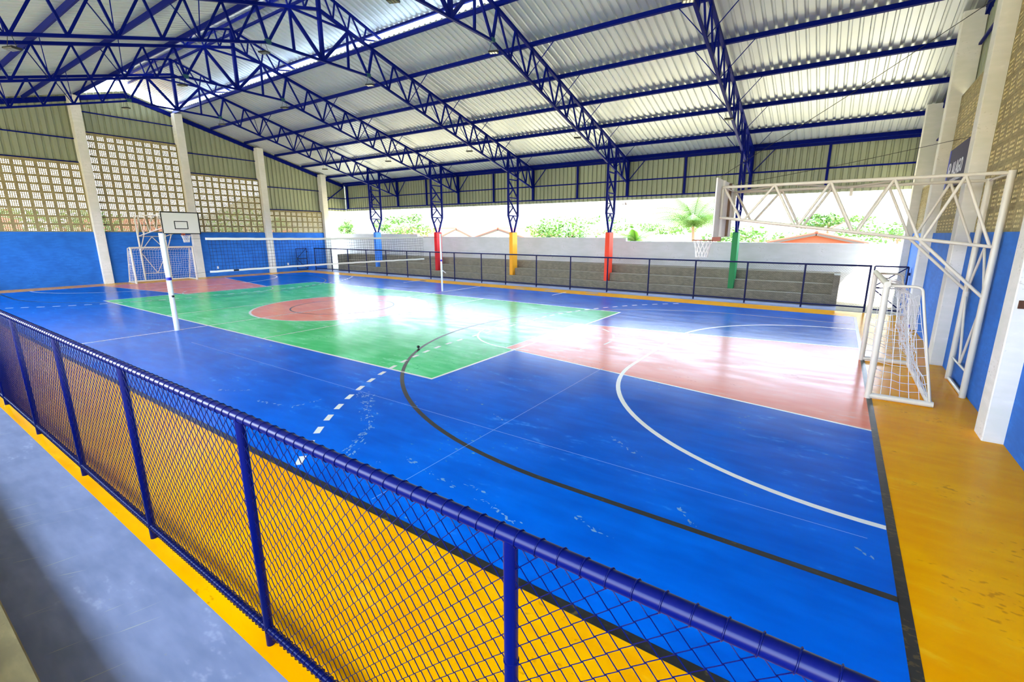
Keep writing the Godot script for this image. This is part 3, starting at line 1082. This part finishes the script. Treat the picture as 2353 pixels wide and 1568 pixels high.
# ------------------------------------------------------------------ futsal goals
func make_goal(left: bool) -> void:
	var s := -1.0 if left else 1.0
	var x0 := -15.66 if left else 15.67
	var zc := 0.03 if left else -0.20
	var hw := 1.41
	var H := 1.87
	var t := thing("futsal_goal", "white tube goal with net in front of the blue wall at the %s" % ("far end" if left else "gated end"), "goal", Vector3(x0, 0, zc), "futsal goals")
	if left: t.set_meta("label", "white futsal goal with net below the whole basketball board")
	else: t.set_meta("label", "white futsal goal with net beside the fence gate and cantilever basket frame")
	var back := 0.98 if left else 0.78
	for e in [-1.0, 1.0]:
		var g := Geo.new()
		g.tube([Vector3(0, 0, e * hw), Vector3(0, H, e * hw)], 0.047, 14)
		obj("post", g, M.white_steel, t)
		g = Geo.new()
		var pts := [Vector3(0, H - 0.02, e * hw), Vector3(s * 0.34, H - 0.02, e * hw)]
		for k in 6:
			var a := PI / 2 * k / 5.0
			pts.append(Vector3(s * (0.36 + 0.09 * sin(a)), H - 0.11 + 0.09 * cos(a), e * hw))
		pts.append(Vector3(s * back, 0.06, e * hw))
		g.tube(pts, 0.02, 8)
		obj("net_support", g, M.white_steel, t)
		g = Geo.new()
		g.tube([Vector3(0, 0.05, e * hw), Vector3(s * (back + 0.04), 0.05, e * hw)], 0.045, 10)
		obj("ground_tube", g, M.white_steel, t)
	var g := Geo.new()
	g.tube([Vector3(0, H, -hw - 0.05), Vector3(0, H, hw + 0.047)], 0.047, 14)
	obj("crossbar", g, M.white_steel, t)
	g = Geo.new()
	g.tube([Vector3(s * back, 0.05, -hw), Vector3(s * back, 0.05, hw)], 0.045, 10)
	obj("ground_tube", g, M.white_steel, t)
	# net: a profile from the crossbar back and down, strings both ways with slack
	g = Geo.new()
	var prof := [Vector2(0.03, H - 0.04), Vector2(0.18, H - 0.10), Vector2(0.34, H - 0.14)]
	for k in 13:
		var u := (k + 1) / 13.0
		prof.append(Vector2(lerpf(0.40, back - 0.02, u) - 0.10 * sin(u * PI), lerpf(H - 0.18, 0.08, u)))
	var f := FastNoiseLite.new()
	f.seed = 9 if left else 4
	f.frequency = 0.8
	var nz := 24
	for i in nz + 1:
		var zz := lerpf(-hw, hw, float(i) / nz)
		var pts := []
		for k in prof.size():
			var d := f.get_noise_2d(zz * 2.0, k * 0.35) * 0.07
			pts.append(Vector3(s * (prof[k].x + d), prof[k].y + d * 0.6, zz + f.get_noise_2d(k * 0.7, zz * 2.0 + 9.0) * 0.06))
		g.tube(pts, 0.0048, 3, false)
	for k in prof.size():
		var pts := []
		for i in nz + 1:
			var zz := lerpf(-hw, hw, float(i) / nz)
			var d := f.get_noise_2d(zz * 2.0, k * 0.35) * 0.07
			pts.append(Vector3(s * (prof[k].x + d), prof[k].y + d * 0.6, zz + f.get_noise_2d(k * 0.7, zz * 2.0 + 9.0) * 0.06))
		g.tube(pts, 0.0048, 3, false)
	obj("back_net", g, M.white_net, t)
	# side nets
	for e in [-1.0, 1.0]:
		g = Geo.new()
		for k in 13:
			var y := lerpf(0.09, H - 0.16, k / 12.0)
			var xb := lerpf(back, 0.42, k / 12.0)
			var pts := []
			for i in 7:
				var u := i / 6.0
				pts.append(Vector3(s * (0.04 + (xb - 0.05) * u), y + f.get_noise_2d(u * 3.0, y * 2.0) * 0.05 - 0.03 * sin(u * PI), e * (hw - 0.01 - 0.05 * absf(f.get_noise_2d(y * 2.0, u * 2.0)))))
			g.tube(pts, 0.0048, 3, false)
		for i in 7:
			var u := i / 6.0
			var pts := []
			for k in 13:
				var y := lerpf(0.09, H - 0.16, k / 12.0)
				var xb := lerpf(back, 0.42, k / 12.0)
				pts.append(Vector3(s * (0.04 + (xb - 0.05) * u), y + f.get_noise_2d(u * 3.0, y * 2.0) * 0.05 - 0.03 * sin(u * PI), e * (hw - 0.01 - 0.05 * absf(f.get_noise_2d(y * 2.0, u * 2.0)))))
			g.tube(pts, 0.0048, 3, false)
		obj("side_net", g, M.white_net, t)
	# small net clip
	g = Geo.new()
	g.box(Vector3(s * 0.55, 0.98, -hw + 1.1 if not left else hw), Vector3(0.03, 0.05, 0.08))
	obj("net_clip", g, M.band_blue if not left else M.white_net, t)

# ------------------------------------------------------------------ cantilever basketball frames
func make_basket(left: bool) -> void:
	var s := -1.0 if left else 1.0
	var xw := -17.10 if left else 16.97     # leg line
	var zc := -0.03 if left else -0.29
	var t := thing("basketball_stand", "", "basketball hoop", Vector3(xw, 0, zc), "basketball stands")
	t.set_meta("label", "white tubular basketball frame on the left wall with its board facing the court" if left else "white tubular basketball frame on the right wall with two guy wires, board seen from behind")
	var hz := 0.62
	var reach := 4.02
	# local x towards the court is -s
	var C := func(d: float, y: float, z: float) -> Vector3: return Vector3(-s * d, y, z)
	for e in [-1.0, 1.0]:
		var z: float = e * hz
		var g := Geo.new()
		g.tube([C.call(0, 0, z), C.call(0, 3.56, z)], 0.046, 14)
		obj("leg", g, M.white_steel, t)
		g = Geo.new()
		g.tube([C.call(0, 3.53, z), C.call(reach, 3.52, z)], 0.027, 10)
		obj("top_chord", g, M.white_steel, t)
		g = Geo.new()
		g.tube([C.call(0, 2.44, z), C.call(reach + 0.02, 2.95, z)], 0.027, 10)
		obj("bottom_chord", g, M.white_steel, t)
		var tops := [0.5, 1.37, 2.25, 3.12, 4.0]
		var bots := [0.0, 0.9, 1.8, 2.7, 3.62]
		for k in 5:
			var yb: float = 2.44 + bots[k] / reach * 0.51
			g = Geo.new()
			g.tube([C.call(bots[k] + (0.06 if k == 0 else 0.03), yb, z), C.call(tops[k], 3.52, z)], 0.022, 8)
			obj("web", g, M.white_steel, t)
			if k > 0:
				g = Geo.new()
				g.tube([C.call(bots[k] - 0.03, yb, z), C.call(tops[k - 1], 3.52, z)], 0.022, 8)
				obj("web", g, M.white_steel, t)
		g = Geo.new()
		g.tube([C.call(0.92, 2.55, z), C.call(0.02, 1.66, z)], 0.025, 10)
		obj("knee_brace", g, M.white_steel, t)
		g = Geo.new()
		g.tube([C.call(reach, 2.93, z), C.call(reach, 3.54, z)], 0.025, 8)
		obj("end_post", g, M.white_steel, t)
	# between the two legs
	for q in [[Vector3(0, 0.42, -hz), Vector3(0, 0.42, hz)], [Vector3(0, 0.42, 0), Vector3(0, 1.6, -hz)], [Vector3(0, 0.42, 0), Vector3(0, 1.6, hz)], [Vector3(0, 1.6, -hz), Vector3(0, 2.42, 0)], [Vector3(0, 1.6, hz), Vector3(0, 2.42, 0)], [Vector3(0, 2.44, -hz), Vector3(0, 2.44, hz)], [Vector3(0, 3.53, -hz), Vector3(0, 3.53, hz)]]:
		var g := Geo.new()
		g.tube(q, 0.02, 8)
		obj("cross_brace", g, M.white_steel, t)
	for q in [[C.call(0, 0.03, -hz), C.call(0, 0.03, hz)]]:
		var g := Geo.new()
		g.tube(q, 0.03, 8)
		obj("foot_tube", g, M.white_steel, t)
	for q in [[C.call(reach, 3.52, -hz), C.call(reach, 3.52, hz)], [C.call(reach, 2.95, -hz), C.call(reach, 2.95, hz)], [C.call(2.0, 3.52, -hz), C.call(2.9, 3.52, hz)], [C.call(2.9, 3.52, hz), C.call(reach, 3.52, -hz)], [C.call(1.1, 3.52, hz), C.call(2.0, 3.52, -hz)]]:
		var g := Geo.new()
		g.tube(q, 0.016, 8)
		obj("cross_tube", g, M.white_steel, t)
	# board
	var bx := reach + 0.05
	var g := Geo.new()
	g.cbox(C.call(bx, 3.12, 0.15 if not left else 0.0), Vector3(0.03, 1.10, 1.68), 0.004, 0)
	var board := obj("backboard", g, M.board_white, t)
	var bz := 0.15 if not left else 0.0
	g = Geo.new()
	var fx := bx + 0.016
	for q in [[3.645, 0.0, 0.05, 1.68], [2.595, 0.0, 0.05, 1.68], [3.12, -0.815, 1.0, 0.05], [3.12, 0.815, 1.0, 0.05], [3.12, -0.28, 0.40, 0.04], [3.12, 0.28, 0.40, 0.04], [3.30, 0.0, 0.04, 0.60], [2.94, 0.0, 0.04, 0.60]]:
		g.box(C.call(fx, q[0] - (0.10 if q[3] == 0.60 or (q[2] == 0.40) else 0.0), q[1] + bz), Vector3(0.004, q[2], q[3]))
	obj("painted_border", g, M.black_paint, board)
	for e in [-0.3, 0.3]:
		g = Geo.new()
		g.box(C.call(bx - 0.035, 3.12, e + bz), Vector3(0.04, 1.08, 0.09))
		obj("back_batten", g, M.timber if e < 0 else M.board_white, board)
	# hoop and net
	var hc := 2.53 if left else 2.50
	var rc: float = bx + 0.36
	g = Geo.new()
	var pts := []
	for i in 29:
		var a := TAU * i / 28.0
		pts.append(C.call(rc + cos(a) * 0.215, hc, sin(a) * 0.215 + bz))
	g.tube(pts, 0.010, 6, false)
	obj("rim", g, M.orange_steel, t)
	g = Geo.new()
	g.box(C.call(bx + 0.09, hc + 0.03, bz), Vector3(0.16, 0.10, 0.12))
	obj("rim_bracket", g, M.orange_steel, t)
	g = Geo.new()
	for i in 12:
		for dirn in [-1.0, 1.0]:
			pts = []
			for k in 5:
				var a: float = TAU * i / 12.0 + dirn * k * PI / 12.0 * 0.9
				var r := lerpf(0.21, 0.12, sqrt(k / 4.0))
				pts.append(C.call(rc + cos(a) * r, hc - 0.36 * k / 4.0, sin(a) * r + bz))
			g.tube(pts, 0.007, 4, false)
	obj("hoop_net", g, M.white_net, t)
	if not left:
		# small lamp-like bracket under the beam and guy wires to the columns
		g = Geo.new()
		g.box(C.call(1.93, 3.44, -hz), Vector3(0.05, 0.16, 0.05))
		obj("hanger", g, M.white_steel, t)

# ------------------------------------------------------------------ volleyball
func make_volleyball() -> void:
	for q in [[Vector3(0.03, 0, 5.28), 0.062, "thick white volleyball post with blue band at the fence side of the net"], [Vector3(-0.22, 0, -5.42), 0.042, "slim white volleyball post in front of the red pillar"]]:
		var t := thing("volleyball_post", q[2], "post", q[0], "volleyball posts")
		var g := Geo.new()
		g.tube([Vector3.ZERO, Vector3(0, 2.62, 0)], q[1], 16)
		obj("tube", g, M.white_post, t)
		g = Geo.new()
		g.lathe([Vector2(q[1], -0.04), Vector2(q[1] + 0.004, -0.035), Vector2(q[1] + 0.004, 0.035), Vector2(q[1], 0.04)], Vector3(0, 1.42, 0), 16)
		obj("band", g, M.band_blue, t)
		g = Geo.new()
		g.box(Vector3(q[1] + 0.02, 0.95, 0), Vector3(0.06, 0.05, 0.05))
		if q[1] < 0.05:
			g.tube([Vector3(q[1] + 0.03, 0.95, 0), Vector3(0.26, 0.86, 0.0)], 0.012, 6)
		obj("winch", g, M.white_post if q[1] < 0.05 else M.lamp_case, t)
	var t := thing("volleyball_net", "black volleyball net with white top and bottom bands across the court", "net", Vector3.ZERO)
	var za := 4.26
	var zb := -4.30
	var top := func(z: float) -> float: return 2.47 - 0.03 * sin((z - zb) / (za - zb) * PI)
	var bot := func(z: float) -> float: return 1.54 + 0.02 * sin((z - zb) / (za - zb) * PI)
	var off := func(z: float) -> float: return lerpf(-0.16, 0.03, (z - zb) / (za - zb))
	for b in 2:
		var g := Geo.new()
		var h := 0.065 if b == 0 else 0.055
		var k := 48
		for i in k:
			var z0 := lerpf(zb, za, float(i) / k)
			var z1 := lerpf(zb, za, float(i + 1) / k)
			var y0: float = top.call(z0) if b == 0 else bot.call(z0)
			var y1: float = top.call(z1) if b == 0 else bot.call(z1)
			g.bar(Vector3(off.call(z0), y0 + 0.004 * sin(i * 1.7), z0), Vector3(off.call(z1), y1 + 0.004 * sin((i + 1) * 1.7), z1), 0.012, h)
		obj("top_band" if b == 0 else "bottom_band", g, M.white_net, t)
	var g := Geo.new()
	var nz := 86
	for i in nz + 1:
		var z := lerpf(zb + 0.05, za - 0.05, float(i) / nz)
		var w := 0.018 * sin(i * 2.1)
		g.tube([Vector3(off.call(z), bot.call(z), z), Vector3(off.call(z) + 0.01, 2.0, z + w), Vector3(off.call(z), top.call(z), z)], 0.0042, 3, false)
	for j in 9:
		var pts := []
		for i in 44:
			var z := lerpf(zb + 0.05, za - 0.05, float(i) / 43)
			pts.append(Vector3(off.call(z), lerpf(bot.call(z), top.call(z), (j + 0.5) / 9.0) + 0.008 * sin(i * 1.3 + j), z))
		g.tube(pts, 0.0042, 3, false)
	obj("net_mesh", g, M.black_net, t)
	for q in [[Vector3(0.03, 2.47, 5.21), Vector3(0.03, 2.47, za)], [Vector3(0.03, 1.5, 5.21), Vector3(0.03, 1.54, za)], [Vector3(-0.2, 2.47, -5.37), Vector3(-0.16, 2.47, zb)], [Vector3(-0.2, 1.5, -5.37), Vector3(-0.16, 1.54, zb)]]:
		g = Geo.new()
		g.tube(q, 0.003, 4, false)
		obj("tension_cord", g, M.black_net, t)
	g = Geo.new()
	g.box(Vector3(0.03, 1.545, 3.55), Vector3(0.02, 0.05, 0.14))
	obj("maker_tag", g, M.black_net, t)

# ------------------------------------------------------------------ floodlights hanging from the trusses
func make_floodlights() -> void:
	var names := ["light blue", "red", "yellow", "orange-red", "green"]
	var where := {-7.34: "on the bleacher side", -1.85: "at the bend nearer the bleachers", 1.95: "at the bend nearer the walkway", 7.34: "on the walkway side"}
	for i in 5:
		for z in where:
			var t := thing("floodlight", "black floodlight under the %s pillar truss %s" % [names[i], where[z]], "floodlight", Vector3(TX[i], low_y(z) - 0.05, z), "floodlights under the trusses")
			var tilt := Basis(Vector3.UP, 0.35)
			var g := Geo.new()
			g.cbox(Vector3(0, -0.22, 0), Vector3(0.27, 0.045, 0.19), 0.01, 0)
			put("housing", g.mesh(), M.lamp_case, t, Vector3.ZERO, tilt)
			for k in 3:
				g = Geo.new()
				g.box(Vector3(-0.08 + k * 0.08, -0.244, 0), Vector3(0.055, 0.006, 0.13))
				put("lens", g.mesh(), M.lamp_glass, t, Vector3.ZERO, tilt)
			for e in [-1.0, 1.0]:
				g = Geo.new()
				g.tube([Vector3(e * 0.14, -0.2, 0), Vector3(e * 0.06, 0.03, 0)], 0.006, 5)
				put("hanger_rod", g.mesh(), M.lamp_case, t, Vector3.ZERO, tilt)

# ------------------------------------------------------------------ small things
func make_small_things() -> void:
	# ball
	var g := Geo.new()
	var prof := []
	for i in 13:
		var a := -PI / 2 + PI * i / 12.0
		prof.append(Vector2(cos(a) * 0.034, sin(a) * 0.034))
	g.lathe(prof, Vector3(0, 0.037, 0), 16)
	var b := obj("small_ball", g, M.black_paint, self, Vector3(7.07, 0, 3.0))
	tag(b, "small dark ball lying on the black arc over the green field", "ball")
	# guy wires of the basketball frame
	for q in [[Vector3(12.95, 3.68, 0.68), Vector3(16.80, 5.75, 2.18), "thin dark guy wire from the basketball board to the column by the frame edge"], [Vector3(12.95, 3.68, -0.95), Vector3(16.80, 4.46, -2.3), "thin dark guy wire from the basketball board to the column beside the banner"]]:
		g = Geo.new()
		g.tube([q[0], (q[0] + q[1]) * 0.5 - Vector3(0, 0.03, 0), q[1]], 0.0045, 5, false)
		var wv := obj("guy_wire", g, M.wire)
		tag(wv, q[2], "wire", "guy wires")
	# wall sockets
	for q in [[Vector3(XR - 0.012, 0.54, 1.22), "white electrical socket on the right wall next to a column"], [Vector3(XL + 0.012, 0.53, -3.2), "white electrical socket on the left wall between goal and net"], [Vector3(XL + 0.012, 0.52, -7.7), "white electrical socket on the left wall beside the open gate"]]:
		g = Geo.new()
		g.cbox(Vector3.ZERO, Vector3(0.025, 0.15, 0.10), 0.006, 0)
		var t := thing("wall_socket", q[1], "socket", q[0], "wall sockets")
		obj("plate", g, M.plastic_white, t)
		g = Geo.new()
		var s := -1.0 if q[0].x > 0 else 1.0
		g.cbox(Vector3(s * 0.014, 0, 0), Vector3(0.01, 0.06, 0.05), 0.003, 0)
		obj("insert", g, M.plastic_white, t)
	# dark scar on the nearest right column
	g = Geo.new()
	g.cbox(Vector3.ZERO, Vector3(0.06, 0.10, 0.02), 0.008, 1)
	var k := obj("junction_box", g, M.rust, self, Vector3(16.90, 1.80, 2.39))
	tag(k, "small brown box on the side of the white column beyond the frame", "box")
	# banner on the right wall
	var t2 := thing("banner", "dark blue banner with white ALAGO lettering on the breeze-block wall", "banner", Vector3(16.99, 4.18, -4.15))
	g = Geo.new()
	g.box(Vector3(0, 0, 0), Vector3(0.012, 0.92, 2.9))
	obj("cloth", g, M.banner_blue, t2)
	g = Geo.new()
	g.box(Vector3(-0.008, 0, -1.36), Vector3(0.004, 0.90, 0.16))
	obj("pale_edge", g, M.band_blue, t2)
	var tm := TextMesh.new()
	tm.text = "ALAGO"
	var f := SystemFont.new()
	f.font_names = PackedStringArray(["Droid Sans"])
	f.font_weight = 700
	tm.font = f
	tm.font_size = 64
	tm.pixel_size = 0.0055
	tm.depth = 0.004
	# reads towards +z for someone facing +x
	put("lettering", tm, M.banner_white, t2, Vector3(-0.012, -0.05, -0.15), Basis(Vector3(0, 0, 1), Vector3(0, 1.15, 0), Vector3(-1, 0, 0)))
	for i in 9:
		g = Geo.new()
		g.box(Vector3(-0.010, -0.30, -0.75 + i * 0.15), Vector3(0.004, 0.07, 0.08))
		obj("small_print", g, M.banner_white, t2)
	g = Geo.new()
	var ring := []
	for i in 25:
		var a := TAU * i / 24
		ring.append(Vector3(-0.010, sin(a) * 0.12, -1.08 + cos(a) * 0.12))
	g.tube(ring, 0.014, 5, false)
	g.box(Vector3(-0.010, -0.10, -1.08), Vector3(0.006, 0.14, 0.14))
	obj("emblem", g, M.banner_white, t2)

# ------------------------------------------------------------------ outside: houses, trees, palms, pole
func leaf_cloud(c: Vector3, r: Vector3, k: int, size: float, seed_: int) -> Geo:
	var rg := RandomNumberGenerator.new()
	rg.seed = seed_
	var g := Geo.new()
	# clumps
	var clumps := []
	for i in 14:
		var d := Vector3(rg.randfn(), rg.randfn() * 0.8, rg.randfn()).normalized() * rg.randf_range(0.45, 0.95)
		clumps.append([c + d * r, rg.randf_range(0.22, 0.42)])
	for i in k:
		var q: Array = clumps[rg.randi() % 14]
		var d := Vector3(rg.randfn(), rg.randfn(), rg.randfn()).normalized()
		var p: Vector3 = q[0] + d * r * q[1]
		var u := Vector3(rg.randfn(), rg.randfn() * 0.5, rg.randfn()).normalized()
		var w := u.cross(d + Vector3(0.01, 0.3, 0)).normalized()
		var nn := u.cross(w).normalized()
		var s := size * rg.randf_range(0.6, 1.3)
		g.tri(p - u * s, p + w * s * 0.45, p + u * s, nn, nn, nn)
		g.tri(p - u * s, p + u * s, p - w * s * 0.45, nn, nn, nn)
	return g

func tree(at: Vector3, h: float, r: Vector3, k: int, size: float, label: String, key := "leaf", called := "broadleaf_tree") -> Node3D:
	var t := thing(called, label, "tree", at)
	var g := Geo.new()
	var cy := h - r.y
	g.tube([Vector3(0, 0, 0), Vector3(0.1, cy * 0.5, 0.05), Vector3(0, cy, 0)], 0.18, 8, false, 0.08)
	for i in 5:
		var a := TAU * i / 5.0
		g.tube([Vector3(0, cy * 0.8, 0), Vector3(cos(a) * r.x * 0.55, cy + r.y * 0.2, sin(a) * r.z * 0.55)], 0.06, 5, false, 0.025)
	obj("trunk", g, M.bark, t)
	obj("foliage", leaf_cloud(Vector3(0, cy, 0), r, k, size, int(absf(at.x) * 13 + absf(at.z))), M[key], t)
	return t

func palm(at: Vector3, h: float, n: int, flen: float, label: String, seed_: int) -> void:
	var rg := RandomNumberGenerator.new()
	rg.seed = seed_
	var t := thing("coconut_palm", label, "palm", at, "palms")
	var g := Geo.new()
	if h > 0.6: g.tube([Vector3(0, 0, 0), Vector3(0.15, h * 0.5, 0), Vector3(0, h, 0)], 0.16, 10, false, 0.11)
	else: g.tube([Vector3(0, 0, 0), Vector3(0, h, 0)], 0.18, 10, false, 0.12)
	obj("trunk", g, M.bark, t)
	for i in n:
		var a := TAU * (i + rg.randf_range(-0.3, 0.3)) / n
		var lift := rg.randf_range(0.5, 1.35)
		var d := Vector3(cos(a), 0, sin(a))
		var pts := []
		var m := 10
		for k in m + 1:
			var u := float(k) / m
			var out := flen * u * cos(lift) * (1.0) + flen * 0.25 * u * u
			var yy := flen * (sin(lift) * u - 0.75 * u * u * (1.2 - lift * 0.45))
			pts.append(Vector3(0, h, 0) + d * out + Vector3(0, yy, 0))
		g = Geo.new()
		g.tube(pts, 0.03, 4, false, 0.008)
		for k in range(1, m * 3):
			var u := float(k) / (m * 3)
			var q := u * m
			var i0 := int(q)
			var p: Vector3 = pts[i0].lerp(pts[mini(i0 + 1, m)], q - i0)
			var along: Vector3 = (pts[mini(i0 + 1, m)] - pts[i0]).normalized()
			var side := along.cross(Vector3.UP).normalized()
			var ll := flen * 0.28 * sin(PI * clampf(u * 0.85 + 0.15, 0.0, 1.0)) + 0.08
			for e in [-1.0, 1.0]:
				var tip: Vector3 = p + (side * e * 0.75 + along * 0.45 + Vector3(0, -0.55, 0)).normalized() * ll
				var w := along * 0.045
				var nn := (tip - p).cross(w).normalized()
				g.tri(p - w, p + w, tip, nn, nn, nn)
		obj("frond", g, M.frond, t)

func house(at: Vector3, wd: float, dp: float, eave: float, ridge: float, along_x: bool, label: String, wallkey := "house_wall") -> void:
	var t := thing("house", label, "house", at)
	var g := Geo.new()
	g.mm(Vector3(-wd / 2, -0.3, -dp / 2), Vector3(wd / 2, eave, dp / 2))
	# gable ends
	var A := Vector3.UP
	if along_x:
		for e in [-1.0, 1.0]:
			g.tri(Vector3(e * wd / 2, eave, -dp / 2), Vector3(e * wd / 2, eave, dp / 2), Vector3(e * wd / 2, ridge - 0.12, 0), Vector3(e, 0, 0), Vector3(e, 0, 0), Vector3(e, 0, 0))
	else:
		for e in [-1.0, 1.0]:
			g.tri(Vector3(-wd / 2, eave, e * dp / 2), Vector3(wd / 2, eave, e * dp / 2), Vector3(0, ridge - 0.12, e * dp / 2), Vector3(0, 0, e), Vector3(0, 0, e), Vector3(0, 0, e))
	obj("wall", g, M[wallkey], t)
	var span := dp if along_x else wd
	var length := (wd if along_x else dp) + 0.7
	var half := span / 2 + 0.45
	var drop := (ridge - eave) / (span / 2) * half
	var slope := Vector2(half, drop).length()
	for e in [-1.0, 1.0]:
		# each slope: rows of barrel tiles running down the slope
		g = Geo.new()
		var ang := atan2(drop, half)
		var ax := Vector3(1, 0, 0) if along_x else Vector3(0, 0, 1)
		var outw := Vector3(0, 0, e) if along_x else Vector3(e, 0, 0)
		var dn := (outw * cos(ang) - A * sin(ang)).normalized()
		var nr := (outw * sin(ang) + A * cos(ang)).normalized()
		var c := Vector3(0, ridge, 0) + dn * slope / 2
		g.box(c, Vector3(length, 0.05, slope), Basis(ax, nr, dn))
		var nt := int(length / 0.24)
		for i in nt:
			var o := ax * ((i + 0.5) / nt - 0.5) * length
			g.tube([Vector3(0, ridge, 0) + o + nr * 0.03, Vector3(0, ridge, 0) + o + dn * slope + nr * 0.03], 0.07, 6, false)
		obj("roof_slope", g, M.tile_roof, t)
		for o in [-0.5, 0.5]:
			g = Geo.new()
			var p: Vector3 = ax * o * (length - 0.06)
			g.bar(Vector3(0, ridge, 0) + p - nr * 0.11, Vector3(0, ridge, 0) + p + dn * slope - nr * 0.11, 0.06, 0.14, nr)
			obj("barge_board", g, M.dark_timber, t)
	g = Geo.new()
	var ax2 := Vector3(1, 0, 0) if along_x else Vector3(0, 0, 1)
	g.tube([Vector3(0, ridge + 0.06, 0) - ax2 * length / 2, Vector3(0, ridge + 0.06, 0) + ax2 * length / 2], 0.11, 8)
	obj("ridge_tiles", g, M.tile_roof, t)

func make_outside() -> void:
	var y0 := -0.31
	house(Vector3(13.5, y0, -33.0), 5.4, 6.0, 2.45, 3.05, false, "brick house with red tiled gable behind the boundary wall", "brick_wall")
	house(Vector3(-14.9, y0, -33.0), 7.4, 7.0, 2.45, 3.45, false, "white house with tiled gable behind the yellow pillar")
	house(Vector3(-34.0, y0, -38.0), 10.0, 6.0, 2.6, 3.6, true, "white house with long tiled roof behind the light blue pillar")
	house(Vector3(-54.0, y0, -27.0), 9.0, 6.0, 2.4, 3.2, true, "low tiled house beyond the corner of the left end wall")
	house(Vector3(-42.0, y0, 6.0), 6.0, 9.0, 3.2, 4.7, false, "red roofed white house seen through the left breeze blocks")
	house(Vector3(-44.0, y0, -7.0), 6.0, 8.0, 3.0, 4.3, false, "tiled house seen through the breeze blocks behind the board")
	house(Vector3(30.0, y0, -6.0), 6.0, 10.0, 3.0, 4.4, false, "tiled house outside the right breeze-block wall")
	tree(Vector3(-28.5, y0, -28.5), 5.2, Vector3(4.2, 1.5, 2.0), 1500, 0.20, "spreading green tree beside the light blue pillar's column")
	tree(Vector3(-40.0, y0, -29.0), 4.9, Vector3(1.4, 1.3, 1.2), 500, 0.20, "small pale tree at the corner of the left end wall", "leaf")
	tree(Vector3(-3.9, y0, -22.5), 3.9, Vector3(3.4, 1.1, 1.6), 1500, 0.16, "flowering bush left of the orange-red pillar", "leaf", "flowering_bush")
	tree(Vector3(13.9, y0, -41.0), 4.9, Vector3(3.2, 0.7, 1.6), 900, 0.2, "flat-crowned green tree above the red tiled gable")
	tree(Vector3(19.5, y0, -46.5), 4.2, Vector3(6.5, 1.2, 1.8), 1300, 0.17, "wide green shrub behind the red tiled gable")
	tree(Vector3(8.3, y0, -42.0), 4.2, Vector3(5.0, 1.5, 2.0), 1000, 0.22, "pale bushes between the palm and the green pillar", "leaf", "bush")
	tree(Vector3(-18.0, y0, -60.0), 5.4, Vector3(14.0, 1.6, 3.0), 1800, 0.30, "pale hedge row behind the red pillar", "leaf", "hedge")
	tree(Vector3(26.0, y0, -56.0), 4.4, Vector3(9.0, 1.3, 3.0), 1200, 0.24, "pale hedge row near the right end wall", "leaf", "hedge")
	tree(Vector3(-33.0, y0, -0.5), 5.0, Vector3(2.6, 1.7, 4.0), 900, 0.24, "green tree seen through the breeze blocks of the left wall", "leaf")
	tree(Vector3(-36.0, y0, -14.0), 5.4, Vector3(2.6, 1.9, 4.5), 900, 0.24, "green tree outside the left wall near the bleachers", "leaf")
	palm(Vector3(4.2, y0, -32.0), 3.6, 22, 4.8, "coconut palm with drooping fronds beside the basketball board", 3)
	palm(Vector3(2.0, y0, -24.2), 2.4, 9, 2.2, "young upright palm beside the orange-red pillar and pole", 8)
	palm(Vector3(-2.6, y0, -33.0), 2.5, 9, 2.6, "young palm behind the flowering bush", 12)
	var t := thing("utility_pole", "slim pale utility pole beside the orange-red pillar's column", "pole", Vector3(-4.0, y0, -36.5))
	var g := Geo.new()
	g.tube([Vector3.ZERO, Vector3(0, 6.1, 0)], 0.11, 10, true, 0.08)
	obj("pole_shaft", g, M.plaster, t)
	g = Geo.new()
	g.box(Vector3(0, 5.95, 0), Vector3(0.5, 0.08, 0.08))
	g.box(Vector3(0.1, 6.0, 0), Vector3(0.16, 0.24, 0.16))
	obj("crossarm", g, M.dark_timber, t)
	g = Geo.new()
	g.tube([Vector3(0, 3.3, 0.1), Vector3(0, 3.3, -0.1)], 0.07, 8)
	obj("insulator", g, M.rust, t)
